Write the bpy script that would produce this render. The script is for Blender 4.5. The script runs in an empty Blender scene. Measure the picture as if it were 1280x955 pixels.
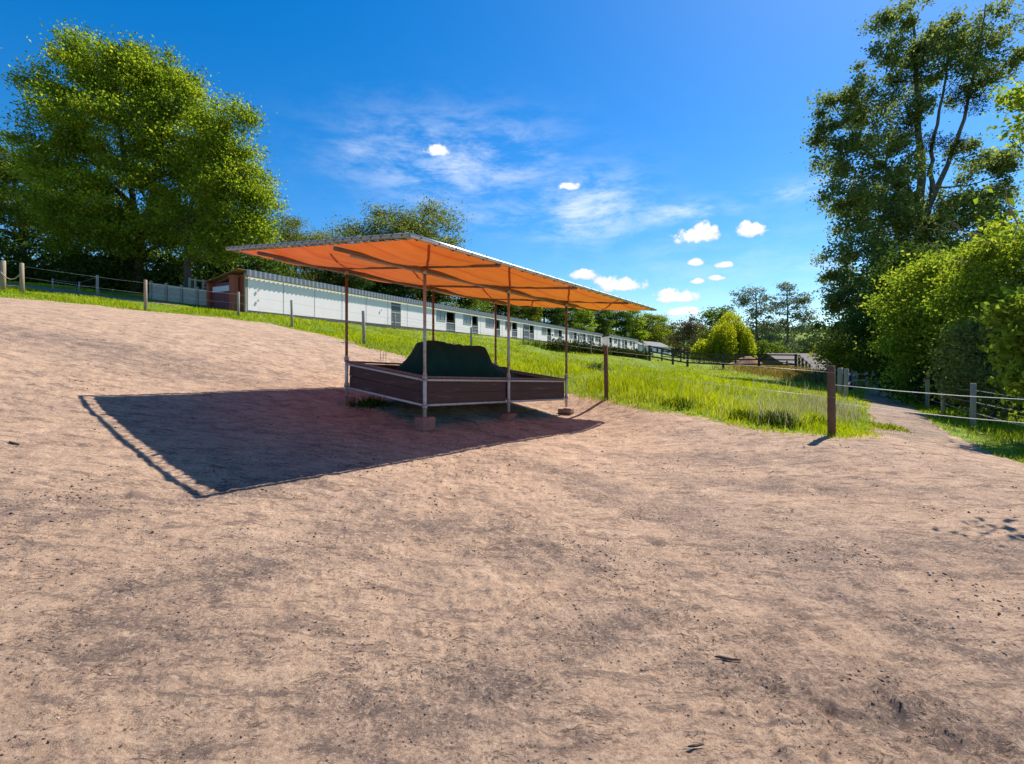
import bpy, math, random
import numpy as np
from mathutils import Vector

random.seed(7)
RNG = np.random.default_rng(11)
S = bpy.context.scene
COL = S.collection
ZC = 2.0                       # height of the eye above the ground it stands on
F, CX, HY = 624.0, 640.0, 455.0  # focal length, centre column and horizon row of the photograph

# ------------------------------------------------------------------ basics
def tag(o, label=None, cat=None, group=None, kind=None):
    if label: o['label'] = label
    if cat: o['category'] = cat
    if group: o['group'] = group
    if kind: o['kind'] = kind
    return o

def empty(name, loc, label=None, cat=None, group=None, rz=0.0):
    o = bpy.data.objects.new(name, None)
    o.empty_display_size = 0.2
    COL.objects.link(o)
    o.location = loc
    o.rotation_euler = (0, 0, rz)
    bpy.context.view_layer.update()
    return tag(o, label, cat, group)

def link(name, me, mat, parent=None):
    o = bpy.data.objects.new(name, me)
    COL.objects.link(o)
    for m in (mat if isinstance(mat, (list, tuple)) else [mat]):
        me.materials.append(m)
    if parent is not None:
        o.parent = parent
        p = parent
        loc = Vector((0, 0, 0))
        while p is not None:
            loc += p.location
            p = p.parent
        o.location = -loc          # meshes are written in world coordinates
        o.parent = parent
    return o

def np_mesh(name, V, Fa, smooth=False, midx=None):
    """V (n,3); Fa a list of integer arrays (m,3) or (m,4)."""
    me = bpy.data.meshes.new(name)
    V = np.asarray(V, dtype=np.float32)
    Fa = [np.asarray(f, dtype=np.int32) for f in Fa if len(f)]
    me.vertices.add(len(V))
    me.vertices.foreach_set('co', V.ravel())
    loops = np.concatenate([f.ravel() for f in Fa])
    sizes = np.concatenate([np.full(len(f), f.shape[1], dtype=np.int32) for f in Fa])
    starts = np.concatenate([[0], np.cumsum(sizes)[:-1]]).astype(np.int32)
    me.loops.add(len(loops))
    me.loops.foreach_set('vertex_index', loops)
    me.polygons.add(len(sizes))
    me.polygons.foreach_set('loop_start', starts)
    me.polygons.foreach_set('loop_total', sizes)
    if midx is not None:
        me.polygons.foreach_set('material_index', np.asarray(midx, dtype=np.int32))
    if smooth:
        me.polygons.foreach_set('use_smooth', np.ones(len(sizes), dtype=bool))
    me.update(calc_edges=True)
    me.validate()
    return me

class MB:
    """collects boxes, tubes and prisms into one mesh"""
    def __init__(self):
        self.v, self.f, self.n = [], [], 0
    def add(self, verts, faces):
        self.v.extend([tuple(p) for p in verts])
        self.f.extend([tuple(i + self.n for i in f) for f in faces])
        self.n += len(verts)
    def frame_box(self, c, ax, ay, az):
        c, ax, ay, az = Vector(c), Vector(ax), Vector(ay), Vector(az)
        vs = [c + sx * ax + sy * ay + sz * az for sz in (-1, 1) for sy in (-1, 1) for sx in (-1, 1)]
        self.add(vs, [(0, 2, 3, 1), (4, 5, 7, 6), (0, 1, 5, 4), (2, 6, 7, 3), (0, 4, 6, 2), (1, 3, 7, 5)])
    def beam(self, p0, p1, w, h, up=(0, 0, 1)):
        p0, p1 = Vector(p0), Vector(p1)
        d = p1 - p0
        L = d.length
        d = d / L
        side = d.cross(Vector(up))
        if side.length < 1e-4: side = Vector((1, 0, 0))
        side.normalize()
        u = side.cross(d)
        self.frame_box((p0 + p1) / 2, d * L / 2, side * w / 2, u * h / 2)
    def tube(self, pts, r, n=8, cap=True):
        pts = [Vector(p) for p in pts]
        rs = r if isinstance(r, (list, tuple)) else [r] * len(pts)
        rings = []
        ref = Vector((0.13, 0.21, 1.0)).normalized()
        for i, p in enumerate(pts):
            t = (pts[min(i + 1, len(pts) - 1)] - pts[max(i - 1, 0)])
            if t.length < 1e-7: t = Vector((0, 0, 1))
            t.normalize()
            a = t.cross(ref)
            if a.length < 0.05: a = t.cross(Vector((1, 0, 0)))
            a.normalize()
            b = t.cross(a)
            rings.append([p + rs[i] * (math.cos(2 * math.pi * k / n) * a + math.sin(2 * math.pi * k / n) * b) for k in range(n)])
        vs = [q for rg in rings for q in rg]
        fs = []
        for i in range(len(pts) - 1):
            for k in range(n):
                k2 = (k + 1) % n
                fs.append((i * n + k, i * n + k2, (i + 1) * n + k2, (i + 1) * n + k))
        if cap:
            fs.append(tuple(range(n))[::-1])
            fs.append(tuple((len(pts) - 1) * n + k for k in range(n)))
        self.add(vs, fs)
    def build(self, name, mat, parent=None, smooth=False, bevel=0.0):
        me = bpy.data.meshes.new(name)
        me.from_pydata(self.v, [], self.f)
        me.update()
        if smooth:
            for p in me.polygons: p.use_smooth = len(p.vertices) == 4
        o = link(name, me, mat, parent)
        if bevel:
            b = o.modifiers.new('bevel', 'BEVEL'); b.width = bevel; b.segments = 2; b.limit_method = 'ANGLE'
        return o

# ------------------------------------------------------------------ noise
def _h(ix, iy, s):
    v = np.sin(ix * 127.1 + iy * 311.7 + s * 74.7) * 43758.5453
    return v - np.floor(v)
def vnoise(x, y, s=0):
    ix, iy = np.floor(x), np.floor(y)
    fx, fy = x - ix, y - iy
    fx = fx * fx * (3 - 2 * fx); fy = fy * fy * (3 - 2 * fy)
    a, b = _h(ix, iy, s), _h(ix + 1, iy, s)
    c, d = _h(ix, iy + 1, s), _h(ix + 1, iy + 1, s)
    return (a + (b - a) * fx) * (1 - fy) + (c + (d - c) * fx) * fy
def fbm(x, y, s=0, o=4):
    t, a, n = 0.0, 0.5, 0.0
    for i in range(o):
        t = t + a * vnoise(x * 2 ** i + 17.3 * i, y * 2 ** i - 9.1 * i, s + i); n += a; a *= 0.5
    return t / n
def sstep(a, b, x):
    t = np.clip((x - a) / (b - a), 0, 1)
    return t * t * (3 - 2 * t)

# ------------------------------------------------------------------ terrain
def zp(x, y): return -1.29 - .1247 * (x + 1.66) + .0737 * (y - 9.5)
CT = [(-1.66, 9.5), (-3.64, 11.0), (1.49, 13.66), (-.075, 11.7), (-.49, 15.17), (-7.3, 8.07), (-3.3, 5.0), (2.25, 11.7), (-5, 3)]
CT = [(x, y, zp(x, y)) for x, y in CT] + [
    (0, 1, -1.97), (0, -4, -2.05), (-6, -1, -1.45), (5, 4, -2.02), (3, 7, -1.88), (6.93, 10.4, -1.5), (10, 9.7, -1.95),
    (12, 3, -2.1), (14.1, 15.3, -1.94), (17.3, 20, -2.0), (19.5, 23.4, -2.06), (23.4, 29, -2.2), (29, 36.6, -2.4),
    (9.0, 12.5, -1.75), (2.68, 14.2, -.98), (-5.9, 20, .8), (-10.9, 24.8, 1.79), (-13.7, 25, 2.4), (-16.3, 22.2, 2.38), (-21.8, 22.2, 3.1),
    (-15.3, 29, 2.97), (-5.86, 47.5, 2.97), (0, 58.9, 2.9), (15, 88, 2.6), (29, 115.6, 2.7), (20.5, 80, .9), (9.5, 62, 1.62), (-21.6, 30, 3.85), (-18, 30, 3.4),
    (-26, 28, 4.17), (-25, 34, 4.8), (-35, 34, 5.6), (13, 46, .22), (16.7, 48, -.3), (27, 48, -.46), (6.6, 35, -.05), (12.5, 30, -.9),
    (11.5, 20, -1.2), (35, 60, -1.3), (49.6, 80, -1.5), (62, 100, -2.5), (45, 120, 0), (60, 160, -1), (26.5, 36, -2.2), (45, 60, -2.6),
    (30, 15, -2.2), (42, 30, -2.5), (42, 140, 2.6), (-60, 40, 7), (-80, 100, 8), (-40, 100, 5.5), (0, 150, 4),
    (-60, -20, 4), (-20, -30, 0), (20, -30, -2.5), (60, -20, -3), (80, 40, -3.5), (100, 120, -3.5), (-20, 50, 3.6), (-2, 75, 3.4), (-14, 8, .85), (-12, 15, 1.2)]
CT = np.array(CT, dtype=float)
def _U(r2): return np.where(r2 > 1e-12, 0.5 * r2 * np.log(np.maximum(r2, 1e-12)), 0)
def _fit():
    n = len(CT)
    d2 = (CT[:, None, 0] - CT[None, :, 0]) ** 2 + (CT[:, None, 1] - CT[None, :, 1]) ** 2
    P = np.c_[np.ones(n), CT[:, :2]]
    A = np.zeros((n + 3, n + 3))
    A[:n, :n] = _U(d2) + np.eye(n) * 0.08
    A[:n, n:] = P; A[n:, :n] = P.T
    return np.linalg.solve(A, np.r_[CT[:, 2], 0, 0, 0])
TW = _fit()
def Hr(x, y):
    """ground height relative to the eye"""
    x = np.asarray(x, float); y = np.asarray(y, float)
    sh = x.shape
    xf, yf = x.ravel(), y.ravel()
    r = np.hypot(xf, yf)
    k = np.minimum(1.0, 170.0 / np.maximum(r, 1e-6))
    cx, cy = xf * k, yf * k
    out = np.empty_like(xf)
    for i in range(0, len(xf), 60000):
        sl = slice(i, i + 60000)
        d2 = (cx[sl, None] - CT[None, :, 0]) ** 2 + (cy[sl, None] - CT[None, :, 1]) ** 2
        out[sl] = _U(d2) @ TW[:-3] + TW[-3] + TW[-2] * cx[sl] + TW[-1] * cy[sl]
    far = sstep(170, 420, r)
    z = out * (1 - far) + far * -2.0
    z = z + 46 * np.exp(-(((xf - 520) / 330) ** 2 + ((yf - 820) / 260) ** 2)) + 40 * np.exp(-(((xf + 100) / 500) ** 2 + ((yf - 900) / 250) ** 2))
    return z.reshape(sh)
def H(x, y): return Hr(x, y) + ZC
def Hs(x, y): return float(H(np.array([x]), np.array([y]))[0])
_YS = np.exp(np.linspace(math.log(1.5), math.log(220), 900))
def G(px, py):
    """where the sight line through a pixel of the photograph meets the ground"""
    k, m = (px - CX) / F, (HY - py) / F
    f = m * _YS - Hr(k * _YS, _YS)
    i = np.where(f < 0)[0]
    i = int(i[0]) if len(i) else len(_YS) - 1
    y0, y1 = _YS[max(i - 1, 0)], _YS[i]
    ys = np.linspace(y0, y1, 40)
    ff = m * ys - Hr(k * ys, ys)
    j = np.where(ff < 0)[0]
    Y = ys[int(j[0])] if len(j) else y1
    return Vector((k * Y, Y, Hs(k * Y, Y)))
def at(px, py, Y): return Vector(((px - CX) / F * Y, Y, (HY - py) / F * Y + ZC))
def gnd(x, y, dz=0.0): return Vector((x, y, Hs(x, y) + dz))

def poly_sdf(poly, x, y):
    """signed distance to a polygon, negative inside"""
    P = np.array(poly, float)
    Q = np.roll(P, -1, axis=0)
    d = np.full(x.shape, 1e9)
    inside = np.zeros(x.shape, bool)
    for (ax, ay), (bx, by) in zip(P, Q):
        ex, ey = bx - ax, by - ay
        t = np.clip(((x - ax) * ex + (y - ay) * ey) / (ex * ex + ey * ey + 1e-12), 0, 1)
        d = np.minimum(d, np.hypot(x - ax - t * ex, y - ay - t * ey))
        c = ((ay > y) != (by > y))
        with np.errstate(divide='ignore', invalid='ignore'):
            xi = ax + (y - ay) / (by - ay + 1e-15) * ex
        inside ^= c & (x < xi)
    return np.where(inside, -d, d)

def gxy(px, py):
    g = G(px, py)
    return (g.x, g.y)
YARD = [(-48, -14), (-48, 25)] + [gxy(*p) for p in [(2, 372), (60, 376), (120, 382), (182, 389), (240, 394), (298, 400), (345, 406), (396, 417), (446, 432), (497, 443.5)]]
YARD += [gxy(*p) for p in [(711, 493), (758, 500), (820, 514.5), (870, 522), (945, 537), (990, 543), (1035, 547), (1070, 547), (1086, 541)]]
YARD += [gxy(*p) for p in [(1190, 546), (1240, 567), (1279, 580)]] + [(12.5, 7.0), (15, 2), (16, -14)]
PATH = [gxy(*p) for p in [(1086, 541), (1092, 530), (1085, 514), (1082, 500), (1081, 491), (1086, 488), (1104, 488), (1117, 492), (1135, 506), (1160, 525), (1190, 546)]]
PATH = [PATH[-1], (PATH[-1][0] - .3, PATH[-1][1] - 1.2), (PATH[0][0] + .3, PATH[0][1] - 1.0)] + PATH[:-1]
TRACK = [(-34, 25.6), (-27, 26.6), (-22, 27.0), (-18.6, 27.0), (-18.8, 28.6), (-22, 29.2), (-27, 29.2), (-34, 28.6)]

DARK = [(1150, 895, .9, .38, -.55), (1080, 760, 1.0, .22, -.75), (1190, 810, .8, .16, -.75), (860, 660, 1.7, .32, -.8), (720, 600, 1.8, .35, -.7), (700, 700, .8, .3, .2), (760, 790, .55, .25, .3),
        (560, 660, .8, .3, .4), (330, 610, 1.0, .3, .9), (300, 720, .7, .25, .7), (180, 800, .5, .3, .2), (480, 900, .4, .25, .3), (30, 640, .8, .3, .3), (1000, 610, 1.6, .3, -.2), (900, 575, 2.0, .35, -.15),
        (940, 850, .5, .2, -.5), (620, 860, .4, .25, 0), (560, 905, .35, .2, .5), (1230, 690, 1.4, .3, -.1), (1010, 690, 1.0, .35, -.3), (250, 470, 3.0, .6, .2), (100, 430, 4.0, .7, .2)]
# shelter frame (used by the ground too)
A0 = Vector((-1.66, 9.5, 0)); UD = Vector((.603, .797, 0)).normalized(); VD = Vector((-UD.y, UD.x, 0))
LEN, WID = 5.217, 2.49
def uv(u, v): return A0 + UD * u + VD * v

def yard_bumps(x, y, r):
    warp = fbm(x * .5, y * .5, 31, 3) * 2.5
    n = (fbm(x * .8, y * .8, 3, 3) - .5) * .055
    n += (fbm(x * 2.9 + warp, y * 2.9, 5, 5) - .5) * .022
    n += (fbm(x * 13, y * 13, 9, 3) - .5) * .03 * np.clip(7.0 / r, 0, 1)
    patch = sstep(.5, .68, fbm(x * .55 + 4, y * .55, 15, 3))          # trodden, crumbly patches
    n += patch * (fbm(x * 7, y * 7, 21, 3) ** 2 - .3) * .03
    n += patch * (vnoise(x * 19, y * 19, 23) - .5) * .022
    # hoof-trodden patch at the lower right
    hp = np.exp(-(((x - 2.0) / .9) ** 2 + ((y - 2.75) / .5) ** 2))
    n += hp * (vnoise(x * 15, y * 15, 22) ** 2 - .4) * .075
    # hoof prints: scattered shallow crescents, denser on the trodden patches
    gx, gy = np.floor(x / .34), np.floor(y / .34)
    for ox in (-1, 0, 1):
        for oy in (-1, 0, 1):
            cx_, cy_ = gx + ox, gy + oy
            px_, py_ = (cx_ + .15 + .7 * _h(cx_, cy_, 201)) * .34, (cy_ + .15 + .7 * _h(cx_, cy_, 202)) * .34
            an = _h(cx_, cy_, 203) * 6.283
            on = (_h(cx_, cy_, 204) < .16 + .5 * sstep(.48, .66, fbm(px_ * .5, py_ * .5, 15, 2))) * np.clip(1.4 - r / 16, 0, 1)
            ax_ = (x - px_) * np.cos(an) + (y - py_) * np.sin(an); ay_ = -(x - px_) * np.sin(an) + (y - py_) * np.cos(an)
            q_ = np.sqrt((ax_ / .075) ** 2 + (ay_ / .062) ** 2)
            n += on * (-.016 * np.exp(-q_ ** 4) + .007 * np.exp(-((q_ - 1.35) / .3) ** 2)) * (.5 + .8 * _h(cx_, cy_, 205))
    # ruts of the harrow running down to the right
    q = (x * .80 + y * .60)
    w = (x * -.60 + y * .80)
    n += sstep(.45, .65, fbm(q * .18, w * .5, 41, 2)) * (vnoise(q * .8, w * 6.5, 43) - .5) * .02
    # heap of earth under the rack
    dx, dy = x - A0.x, y - A0.y
    u, v = dx * UD.x + dy * UD.y, dx * VD.x + dy * VD.y
    n += .24 * np.exp(-(((u - 2.2) / 2.0) ** 2 + ((v - 1.5) / .85) ** 2)) * (.7 + .6 * fbm(x * 1.7, y * 1.7, 55, 3))
    return n

# ------------------------------------------------------------------ materials
def nodes_of(name):
    m = bpy.data.materials.new(name)
    m.use_nodes = True
    nt = m.node_tree
    nt.nodes.clear()
    out = nt.nodes.new('ShaderNodeOutputMaterial')
    return m, nt, out
def N(nt, t, **kw):
    n = nt.nodes.new(t)
    for k, v in kw.items():
        if k == 'i':
            for kk, vv in v.items(): n.inputs[kk].default_value = vv
        else: setattr(n, k, v)
    return n
def c4(c): return (c[0], c[1], c[2], 1.0)
def ramp(nt, fac, stops):
    r = N(nt, 'ShaderNodeValToRGB')
    e = r.color_ramp.elements
    while len(e) < len(stops): e.new(.5)
    for el, (p, c) in zip(e, stops): el.position = p; el.color = c4(c) if len(c) == 3 else c
    nt.links.new(fac, r.inputs[0])
    return r.outputs[0]
def mixc(nt, fac, a, b, mode='MIX'):
    m = N(nt, 'ShaderNodeMix', data_type='RGBA', blend_type=mode)
    for s, v in ((0, fac), (6, a), (7, b)):
        if hasattr(v, 'links'): nt.links.new(v, m.inputs[s])
        else: m.inputs[s].default_value = v if s == 0 else c4(v)
    return m.outputs[2]
def math_(nt, op, a, b=0.0, clamp=False):
    m = N(nt, 'ShaderNodeMath', operation=op, use_clamp=clamp)
    for s, v in ((0, a), (1, b)):
        if hasattr(v, 'links'): nt.links.new(v, m.inputs[s])
        else: m.inputs[s].default_value = v
    return m.outputs[0]
def noise(nt, vec, scale, detail=4, rough=.6, dist=0.0):
    n = N(nt, 'ShaderNodeTexNoise', i={'Scale': scale, 'Detail': detail, 'Roughness': rough, 'Distortion': dist})
    if vec is not None: nt.links.new(vec, n.inputs['Vector'])
    return n.outputs[0]
def mapping(nt, vec, scale=(1, 1, 1), rot=(0, 0, 0)):
    m = N(nt, 'ShaderNodeMapping')
    m.inputs['Scale'].default_value = scale
    m.inputs['Rotation'].default_value = rot
    nt.links.new(vec, m.inputs['Vector'])
    return m.outputs[0]
def obco(nt): return N(nt, 'ShaderNodeTexCoord').outputs['Object']
def bump(nt, hgt, strength, dist):
    b = N(nt, 'ShaderNodeBump', i={'Strength': strength, 'Distance': dist})
    nt.links.new(hgt, b.inputs['Height'])
    return b.outputs[0]

def plain(name, c1, c2=None, scale=6.0, rough=.7, metal=0.0, bmp=0.0, bscale=40.0, stretch=(1, 1, 1), spec=.4, stain=None):
    m, nt, out = nodes_of(name)
    c2 = c2 or tuple(x * .75 for x in c1)
    co = mapping(nt, obco(nt), stretch)
    f = ramp(nt, noise(nt, co, scale, 5, .65), [(.32, (0, 0, 0)), (.68, (1, 1, 1))])
    colr = mixc(nt, f, c1, c2)
    if stain:
        s = ramp(nt, noise(nt, co, scale * .35, 6, .75), [(.55, (0, 0, 0)), (.72, (1, 1, 1))])
        colr = mixc(nt, s, colr, stain)
    b = N(nt, 'ShaderNodeBsdfPrincipled', i={'Roughness': rough, 'Metallic': metal, 'Specular IOR Level': spec})
    nt.links.new(colr, b.inputs['Base Color'])
    if bmp: nt.links.new(bump(nt, noise(nt, co, bscale, 4), bmp, .01), b.inputs['Normal'])
    nt.links.new(b.outputs[0], out.inputs[0])
    return m

def leaf_mat(name, dark, mid, light, trans=.4, tcol=None, rough=.62, big=.35):
    m, nt, out = nodes_of(name)
    geo = N(nt, 'ShaderNodeNewGeometry')
    rnd = geo.outputs['Random Per Island']
    lob = noise(nt, geo.outputs['Position'], big, 2)
    f = math_(nt, 'ADD', math_(nt, 'MULTIPLY', rnd, .65), math_(nt, 'MULTIPLY', math_(nt, 'SUBTRACT', lob, .32), 1.1), True)
    colr = ramp(nt, f, [(0.05, dark), (.5, mid), (.95, light)])
    b = N(nt, 'ShaderNodeBsdfDiffuse', i={'Roughness': rough})
    nt.links.new(colr, b.inputs['Color'])
    t = N(nt, 'ShaderNodeBsdfTranslucent')
    tc = mixc(nt, 1.0, colr, tcol or (1.6, 1.5, .7), 'MULTIPLY')
    nt.links.new(tc, t.inputs[0])
    mx = N(nt, 'ShaderNodeMixShader', i={0: trans})
    nt.links.new(b.outputs[0], mx.inputs[1]); nt.links.new(t.outputs[0], mx.inputs[2])
    nt.links.new(mx.outputs[0], out.inputs[0])
    return m

def ground_dirt(name, tint=(1, 1, 1)):
    m, nt, out = nodes_of(name)
    co = obco(nt)
    T = lambda c: tuple(a * b for a, b in zip(c, tint))
    def thr(f, a, b, k=1.0):
        return ramp(nt, f, [(a, (0, 0, 0)), (b, (k, k, k))] if a < b else [(b, (k, k, k)), (a, (0, 0, 0))])
    diag = mapping(nt, co, (.45, 1.9, 1), (0, 0, math.radians(-34)))
    big = noise(nt, co, .5, 6, .62, .5)
    mid = noise(nt, co, 3.4, 9, .74, .4)
    streak = noise(nt, diag, 4.2, 9, .76, .7)
    grit = noise(nt, co, 38, 8, .82)
    fine = noise(nt, co, 150, 4, .8)
    # where the soil is trodden and manured, only more of the grains are dark
    dirt = None
    for px, py, L, Wd, ang in DARK:
        g = G(px, py)
        mp = N(nt, 'ShaderNodeMapping', vector_type='TEXTURE')
        mp.inputs['Location'].default_value = (g.x, g.y, 0); mp.inputs['Rotation'].default_value = (0, 0, ang); mp.inputs['Scale'].default_value = (L * 1.5, Wd * 1.7, 1e6)
        nt.links.new(co, mp.inputs['Vector'])
        ln = N(nt, 'ShaderNodeVectorMath', operation='LENGTH'); nt.links.new(mp.outputs[0], ln.inputs[0])
        fall = math_(nt, 'SUBTRACT', 1.0, ln.outputs['Value'], True)
        dirt = fall if dirt is None else math_(nt, 'MAXIMUM', dirt, fall)
    dirt = math_(nt, 'MULTIPLY', dirt, math_(nt, 'MULTIPLY', math_(nt, 'SUBTRACT', mid, .30), 3.2), True)
    base = ramp(nt, big, [(.3, T((.375, .245, .160))), (.5, T((.445, .300, .200))), (.7, T((.32, .222, .160)))])
    base = mixc(nt, thr(mid, .52, .64, .8), base, T((.215, .150, .113)))
    base = mixc(nt, thr(mid, .46, .30, .8), base, T((.56, .395, .270)))
    base = mixc(nt, thr(streak, .52, .59, .8), base, T((.165, .115, .09)))
    base = mixc(nt, thr(streak, .44, .34, .55), base, T((.58, .42, .295)))
    base = mixc(nt, math_(nt, 'MULTIPLY', dirt, .8), base, T((.15, .11, .09)))
    gd = math_(nt, 'ADD', grit, math_(nt, 'MULTIPLY', dirt, .10))
    base = mixc(nt, thr(gd, .53, .60, .75), base, T((.135, .096, .080)))
    base = mixc(nt, thr(grit, .45, .38, .6), base, T((.62, .475, .36)))
    base = mixc(nt, thr(fine, .56, .66, .55), base, T((.12, .086, .07)))
    base = mixc(nt, thr(fine, .42, .34, .4), base, T((.66, .52, .41)))
    # crumbs: some voronoi cells are dark lumps
    vor = N(nt, 'ShaderNodeTexVoronoi', feature='F1', i={'Scale': 34.0, 'Randomness': 1.0})
    nt.links.new(co, vor.inputs['Vector'])
    sc = N(nt, 'ShaderNodeSeparateColor'); nt.links.new(vor.outputs['Color'], sc.inputs[0])
    pick = thr(math_(nt, 'ADD', sc.outputs[0], math_(nt, 'ADD', math_(nt, 'MULTIPLY', dirt, .3), math_(nt, 'MULTIPLY', math_(nt, 'SUBTRACT', mid, .5), .9))), .93, .95)
    spot = math_(nt, 'MULTIPLY', ramp(nt, vor.outputs['Distance'], [(.16, (1, 1, 1)), (.32, (0, 0, 0))]), pick)
    base = mixc(nt, math_(nt, 'MULTIPLY', spot, .85), base, T((.075, .055, .047)))
    # short dark cracks and scuffs
    cr = noise(nt, mapping(nt, co, (.6, 1.5, 1), (0, 0, math.radians(-25))), 5.5, 6, .62, 1.6)
    line = math_(nt, 'ABSOLUTE', math_(nt, 'SUBTRACT', cr, .5))
    crack = math_(nt, 'MULTIPLY', ramp(nt, line, [(.0, (1, 1, 1)), (.016, (0, 0, 0))]), thr(noise(nt, co, 2.1, 5, .7), .49, .58))
    base = mixc(nt, math_(nt, 'MULTIPLY', crack, .9), base, T((.11, .08, .067)))
    b = N(nt, 'ShaderNodeBsdfPrincipled', i={'Roughness': .95, 'Specular IOR Level': .12})
    nt.links.new(base, b.inputs['Base Color'])
    hgt = math_(nt, 'ADD', math_(nt, 'MULTIPLY', noise(nt, co, 12, 10, .80), 1.0), math_(nt, 'MULTIPLY', fine, .22))
    hgt = math_(nt, 'ADD', hgt, math_(nt, 'MULTIPLY', spot, .25))
    hgt = math_(nt, 'SUBTRACT', hgt, math_(nt, 'MULTIPLY', crack, .25))
    nt.links.new(bump(nt, hgt, 1.0, .036), b.inputs['Normal'])
    nt.links.new(b.outputs[0], out.inputs[0])
    return m

def ground_grass(name):
    m, nt, out = nodes_of(name)
    co = obco(nt)
    n1 = noise(nt, co, .22, 5, .65); n2 = noise(nt, co, 3.0, 6, .7)
    base = ramp(nt, n1, [(.3, (.14, .20, .015)), (.5, (.20, .27, .02)), (.72, (.27, .30, .04))])
    base = mixc(nt, ramp(nt, n2, [(.42, (0, 0, 0)), (.62, (.8, .8, .8))]), base, (.06, .10, .015))
    b = N(nt, 'ShaderNodeBsdfPrincipled', i={'Roughness': .9, 'Specular IOR Level': .15})
    nt.links.new(base, b.inputs['Base Color'])
    nt.links.new(bump(nt, n2, .8, .12), b.inputs['Normal'])
    nt.links.new(b.outputs[0], out.inputs[0])
    return m

M = {}
M['dirt'] = ground_dirt('yard_dirt', (1.14, 1.12, 1.10))
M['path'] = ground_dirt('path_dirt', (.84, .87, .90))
M['turf'] = ground_grass('meadow_turf')
M['galv'] = plain('galvanised_tube', (.44, .43, .42), (.30, .29, .28), 14, .48, .55, .1, stain=(.20, .13, .09))
M['rust'] = plain('brown_rusty_tube', (.22, .13, .085), (.15, .085, .06), 9, .6, .3, .1, stain=(.34, .27, .22))
M['greypipe'] = plain('weathered_pipe', (.40, .41, .36), (.27, .28, .25), 10, .6, .4)
M['railpaint'] = plain('pale_rail_tube', (.60, .57, .54), (.46, .43, .40), 12, .5, .25, .1, stain=(.26, .18, .14))
M['silver'] = plain('silver_pipe', (.62, .62, .62), (.5, .5, .5), 10, .38, .7)
M['rope_black'] = plain('black_cord', (.03, .028, .025), (.05, .045, .04), 30, .8)
M['brownboard'] = plain('brown_boards', (.088, .036, .030), (.062, .027, .023), 3, .65, 0, .25, 60, (1, 1, 9), stain=(.17, .115, .10))
M['cap'] = plain('weathered_cap_board', (.20, .14, .115), (.13, .09, .075), 8, .8, 0, .3, 50, (3, 3, 1))
M['redblock'] = plain('red_concrete', (.36, .165, .13), (.27, .12, .10), 14, .9, 0, .6, 40, stain=(.42, .30, .24))
M['stone'] = plain('tan_stone', (.40, .25, .17), (.30, .18, .13), 8, .9, 0, .5)
M['greencloth'] = plain('dark_green_tarpaulin', (.004, .040, .034), (.003, .026, .024), 3, .8, 0, .3, 24, spec=.1, stain=(.008, .035, .03))
M['white'] = plain('white_cladding', (.93, .82, .81), (.89, .785, .78), 1.2, .55, 0, .05, 20, (1, 1, .3))
M['plinth'] = plain('dark_plinth', (.07, .07, .07), (.11, .10, .09), 4, .9)
M['corr'] = plain('grey_corrugated_sheet', (.22, .245, .30), (.16, .18, .225), 5, .6, .1, stain=(.24, .26, .29))
M['greydoor'] = plain('grey_door_paint', (.13, .135, .15), (.10, .10, .115), 6, .6)
M['inside'] = plain('dark_inside_timber', (.035, .03, .026), (.025, .02, .018), 4, .9)
M['frame'] = plain('grey_window_frame', (.42, .43, .45), (.35, .36, .38), 6, .6)
M['pane'] = plain('dusty_glass', (.17, .18, .20), (.12, .13, .145), 7, .18, 0, 0, spec=.7)
M['brick'] = plain('red_brick', (.30, .075, .05), (.21, .05, .038), 14, .85, 0, .5, 50)
M['redpaint'] = plain('dark_red_paint', (.19, .022, .026), (.15, .018, .022), 6, .5)
M['pillar'] = plain('brick_pillar', (.36, .10, .06), (.27, .075, .048), 18, .85, 0, .4)
M['orangewood'] = plain('orange_larch', (.27, .13, .065), (.20, .095, .05), 10, .7)
M['tanwall'] = plain('tan_render', (.36, .32, .25), (.28, .25, .20), 3, .8)
M['sign'] = plain('pale_sign', (.60, .62, .70), (.46, .50, .62), 9, .5)
M['planks'] = plain('pale_concrete_planks', (.50, .44, .36), (.38, .33, .27), 3, .85, 0, .3, 40, (1, 1, 6), stain=(.22, .19, .15))
M['postpale'] = plain('pale_fence_post', (.40, .31, .21), (.27, .20, .135), 18, .85, 0, .5, 60, (4, 4, .6))
M['postgrey'] = plain('grey_fence_post', (.36, .33, .28), (.24, .22, .19), 18, .85, 0, .5, 60, (4, 4, .6))
M['postbrown'] = plain('brown_fence_post', (.17, .095, .058), (.105, .058, .036), 18, .85, 0, .6, 60, (4, 4, .6), stain=(.24, .16, .11))
M['darktimber'] = plain('dark_timber', (.058, .042, .034), (.085, .062, .05), 9, .8, 0, .3, 40)
M['tape'] = plain('white_electric_tape', (.80, .80, .76), (.66, .66, .60), 30, .6)
M['wire'] = plain('steel_wire', (.62, .60, .56), (.5, .48, .45), 20, .5, .3)
M['ropebeige'] = plain('beige_rope', (.50, .42, .28), (.36, .30, .2), 40, .9)
M['bark'] = plain('grey_brown_bark', (.105, .085, .065), (.055, .045, .036), 7, .95, 0, .9, 18, (1, 1, .25))
M['barkgrey'] = plain('poplar_bark', (.17, .15, .125), (.085, .075, .062), 6, .95, 0, .9, 14, (1, 1, .25))
M['twig'] = plain('bare_twig', (.30, .22, .17), (.2, .15, .11), 12, .9)
M['roofdark'] = plain('weathered_roof_tiles', (.145, .12, .105), (.10, .085, .078), 7, .85, 0, .6, 30, stain=(.19, .16, .14))
M['roofgrey'] = plain('grey_fibre_roof', (.15, .14, .15), (.11, .105, .115), 6, .8)
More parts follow.
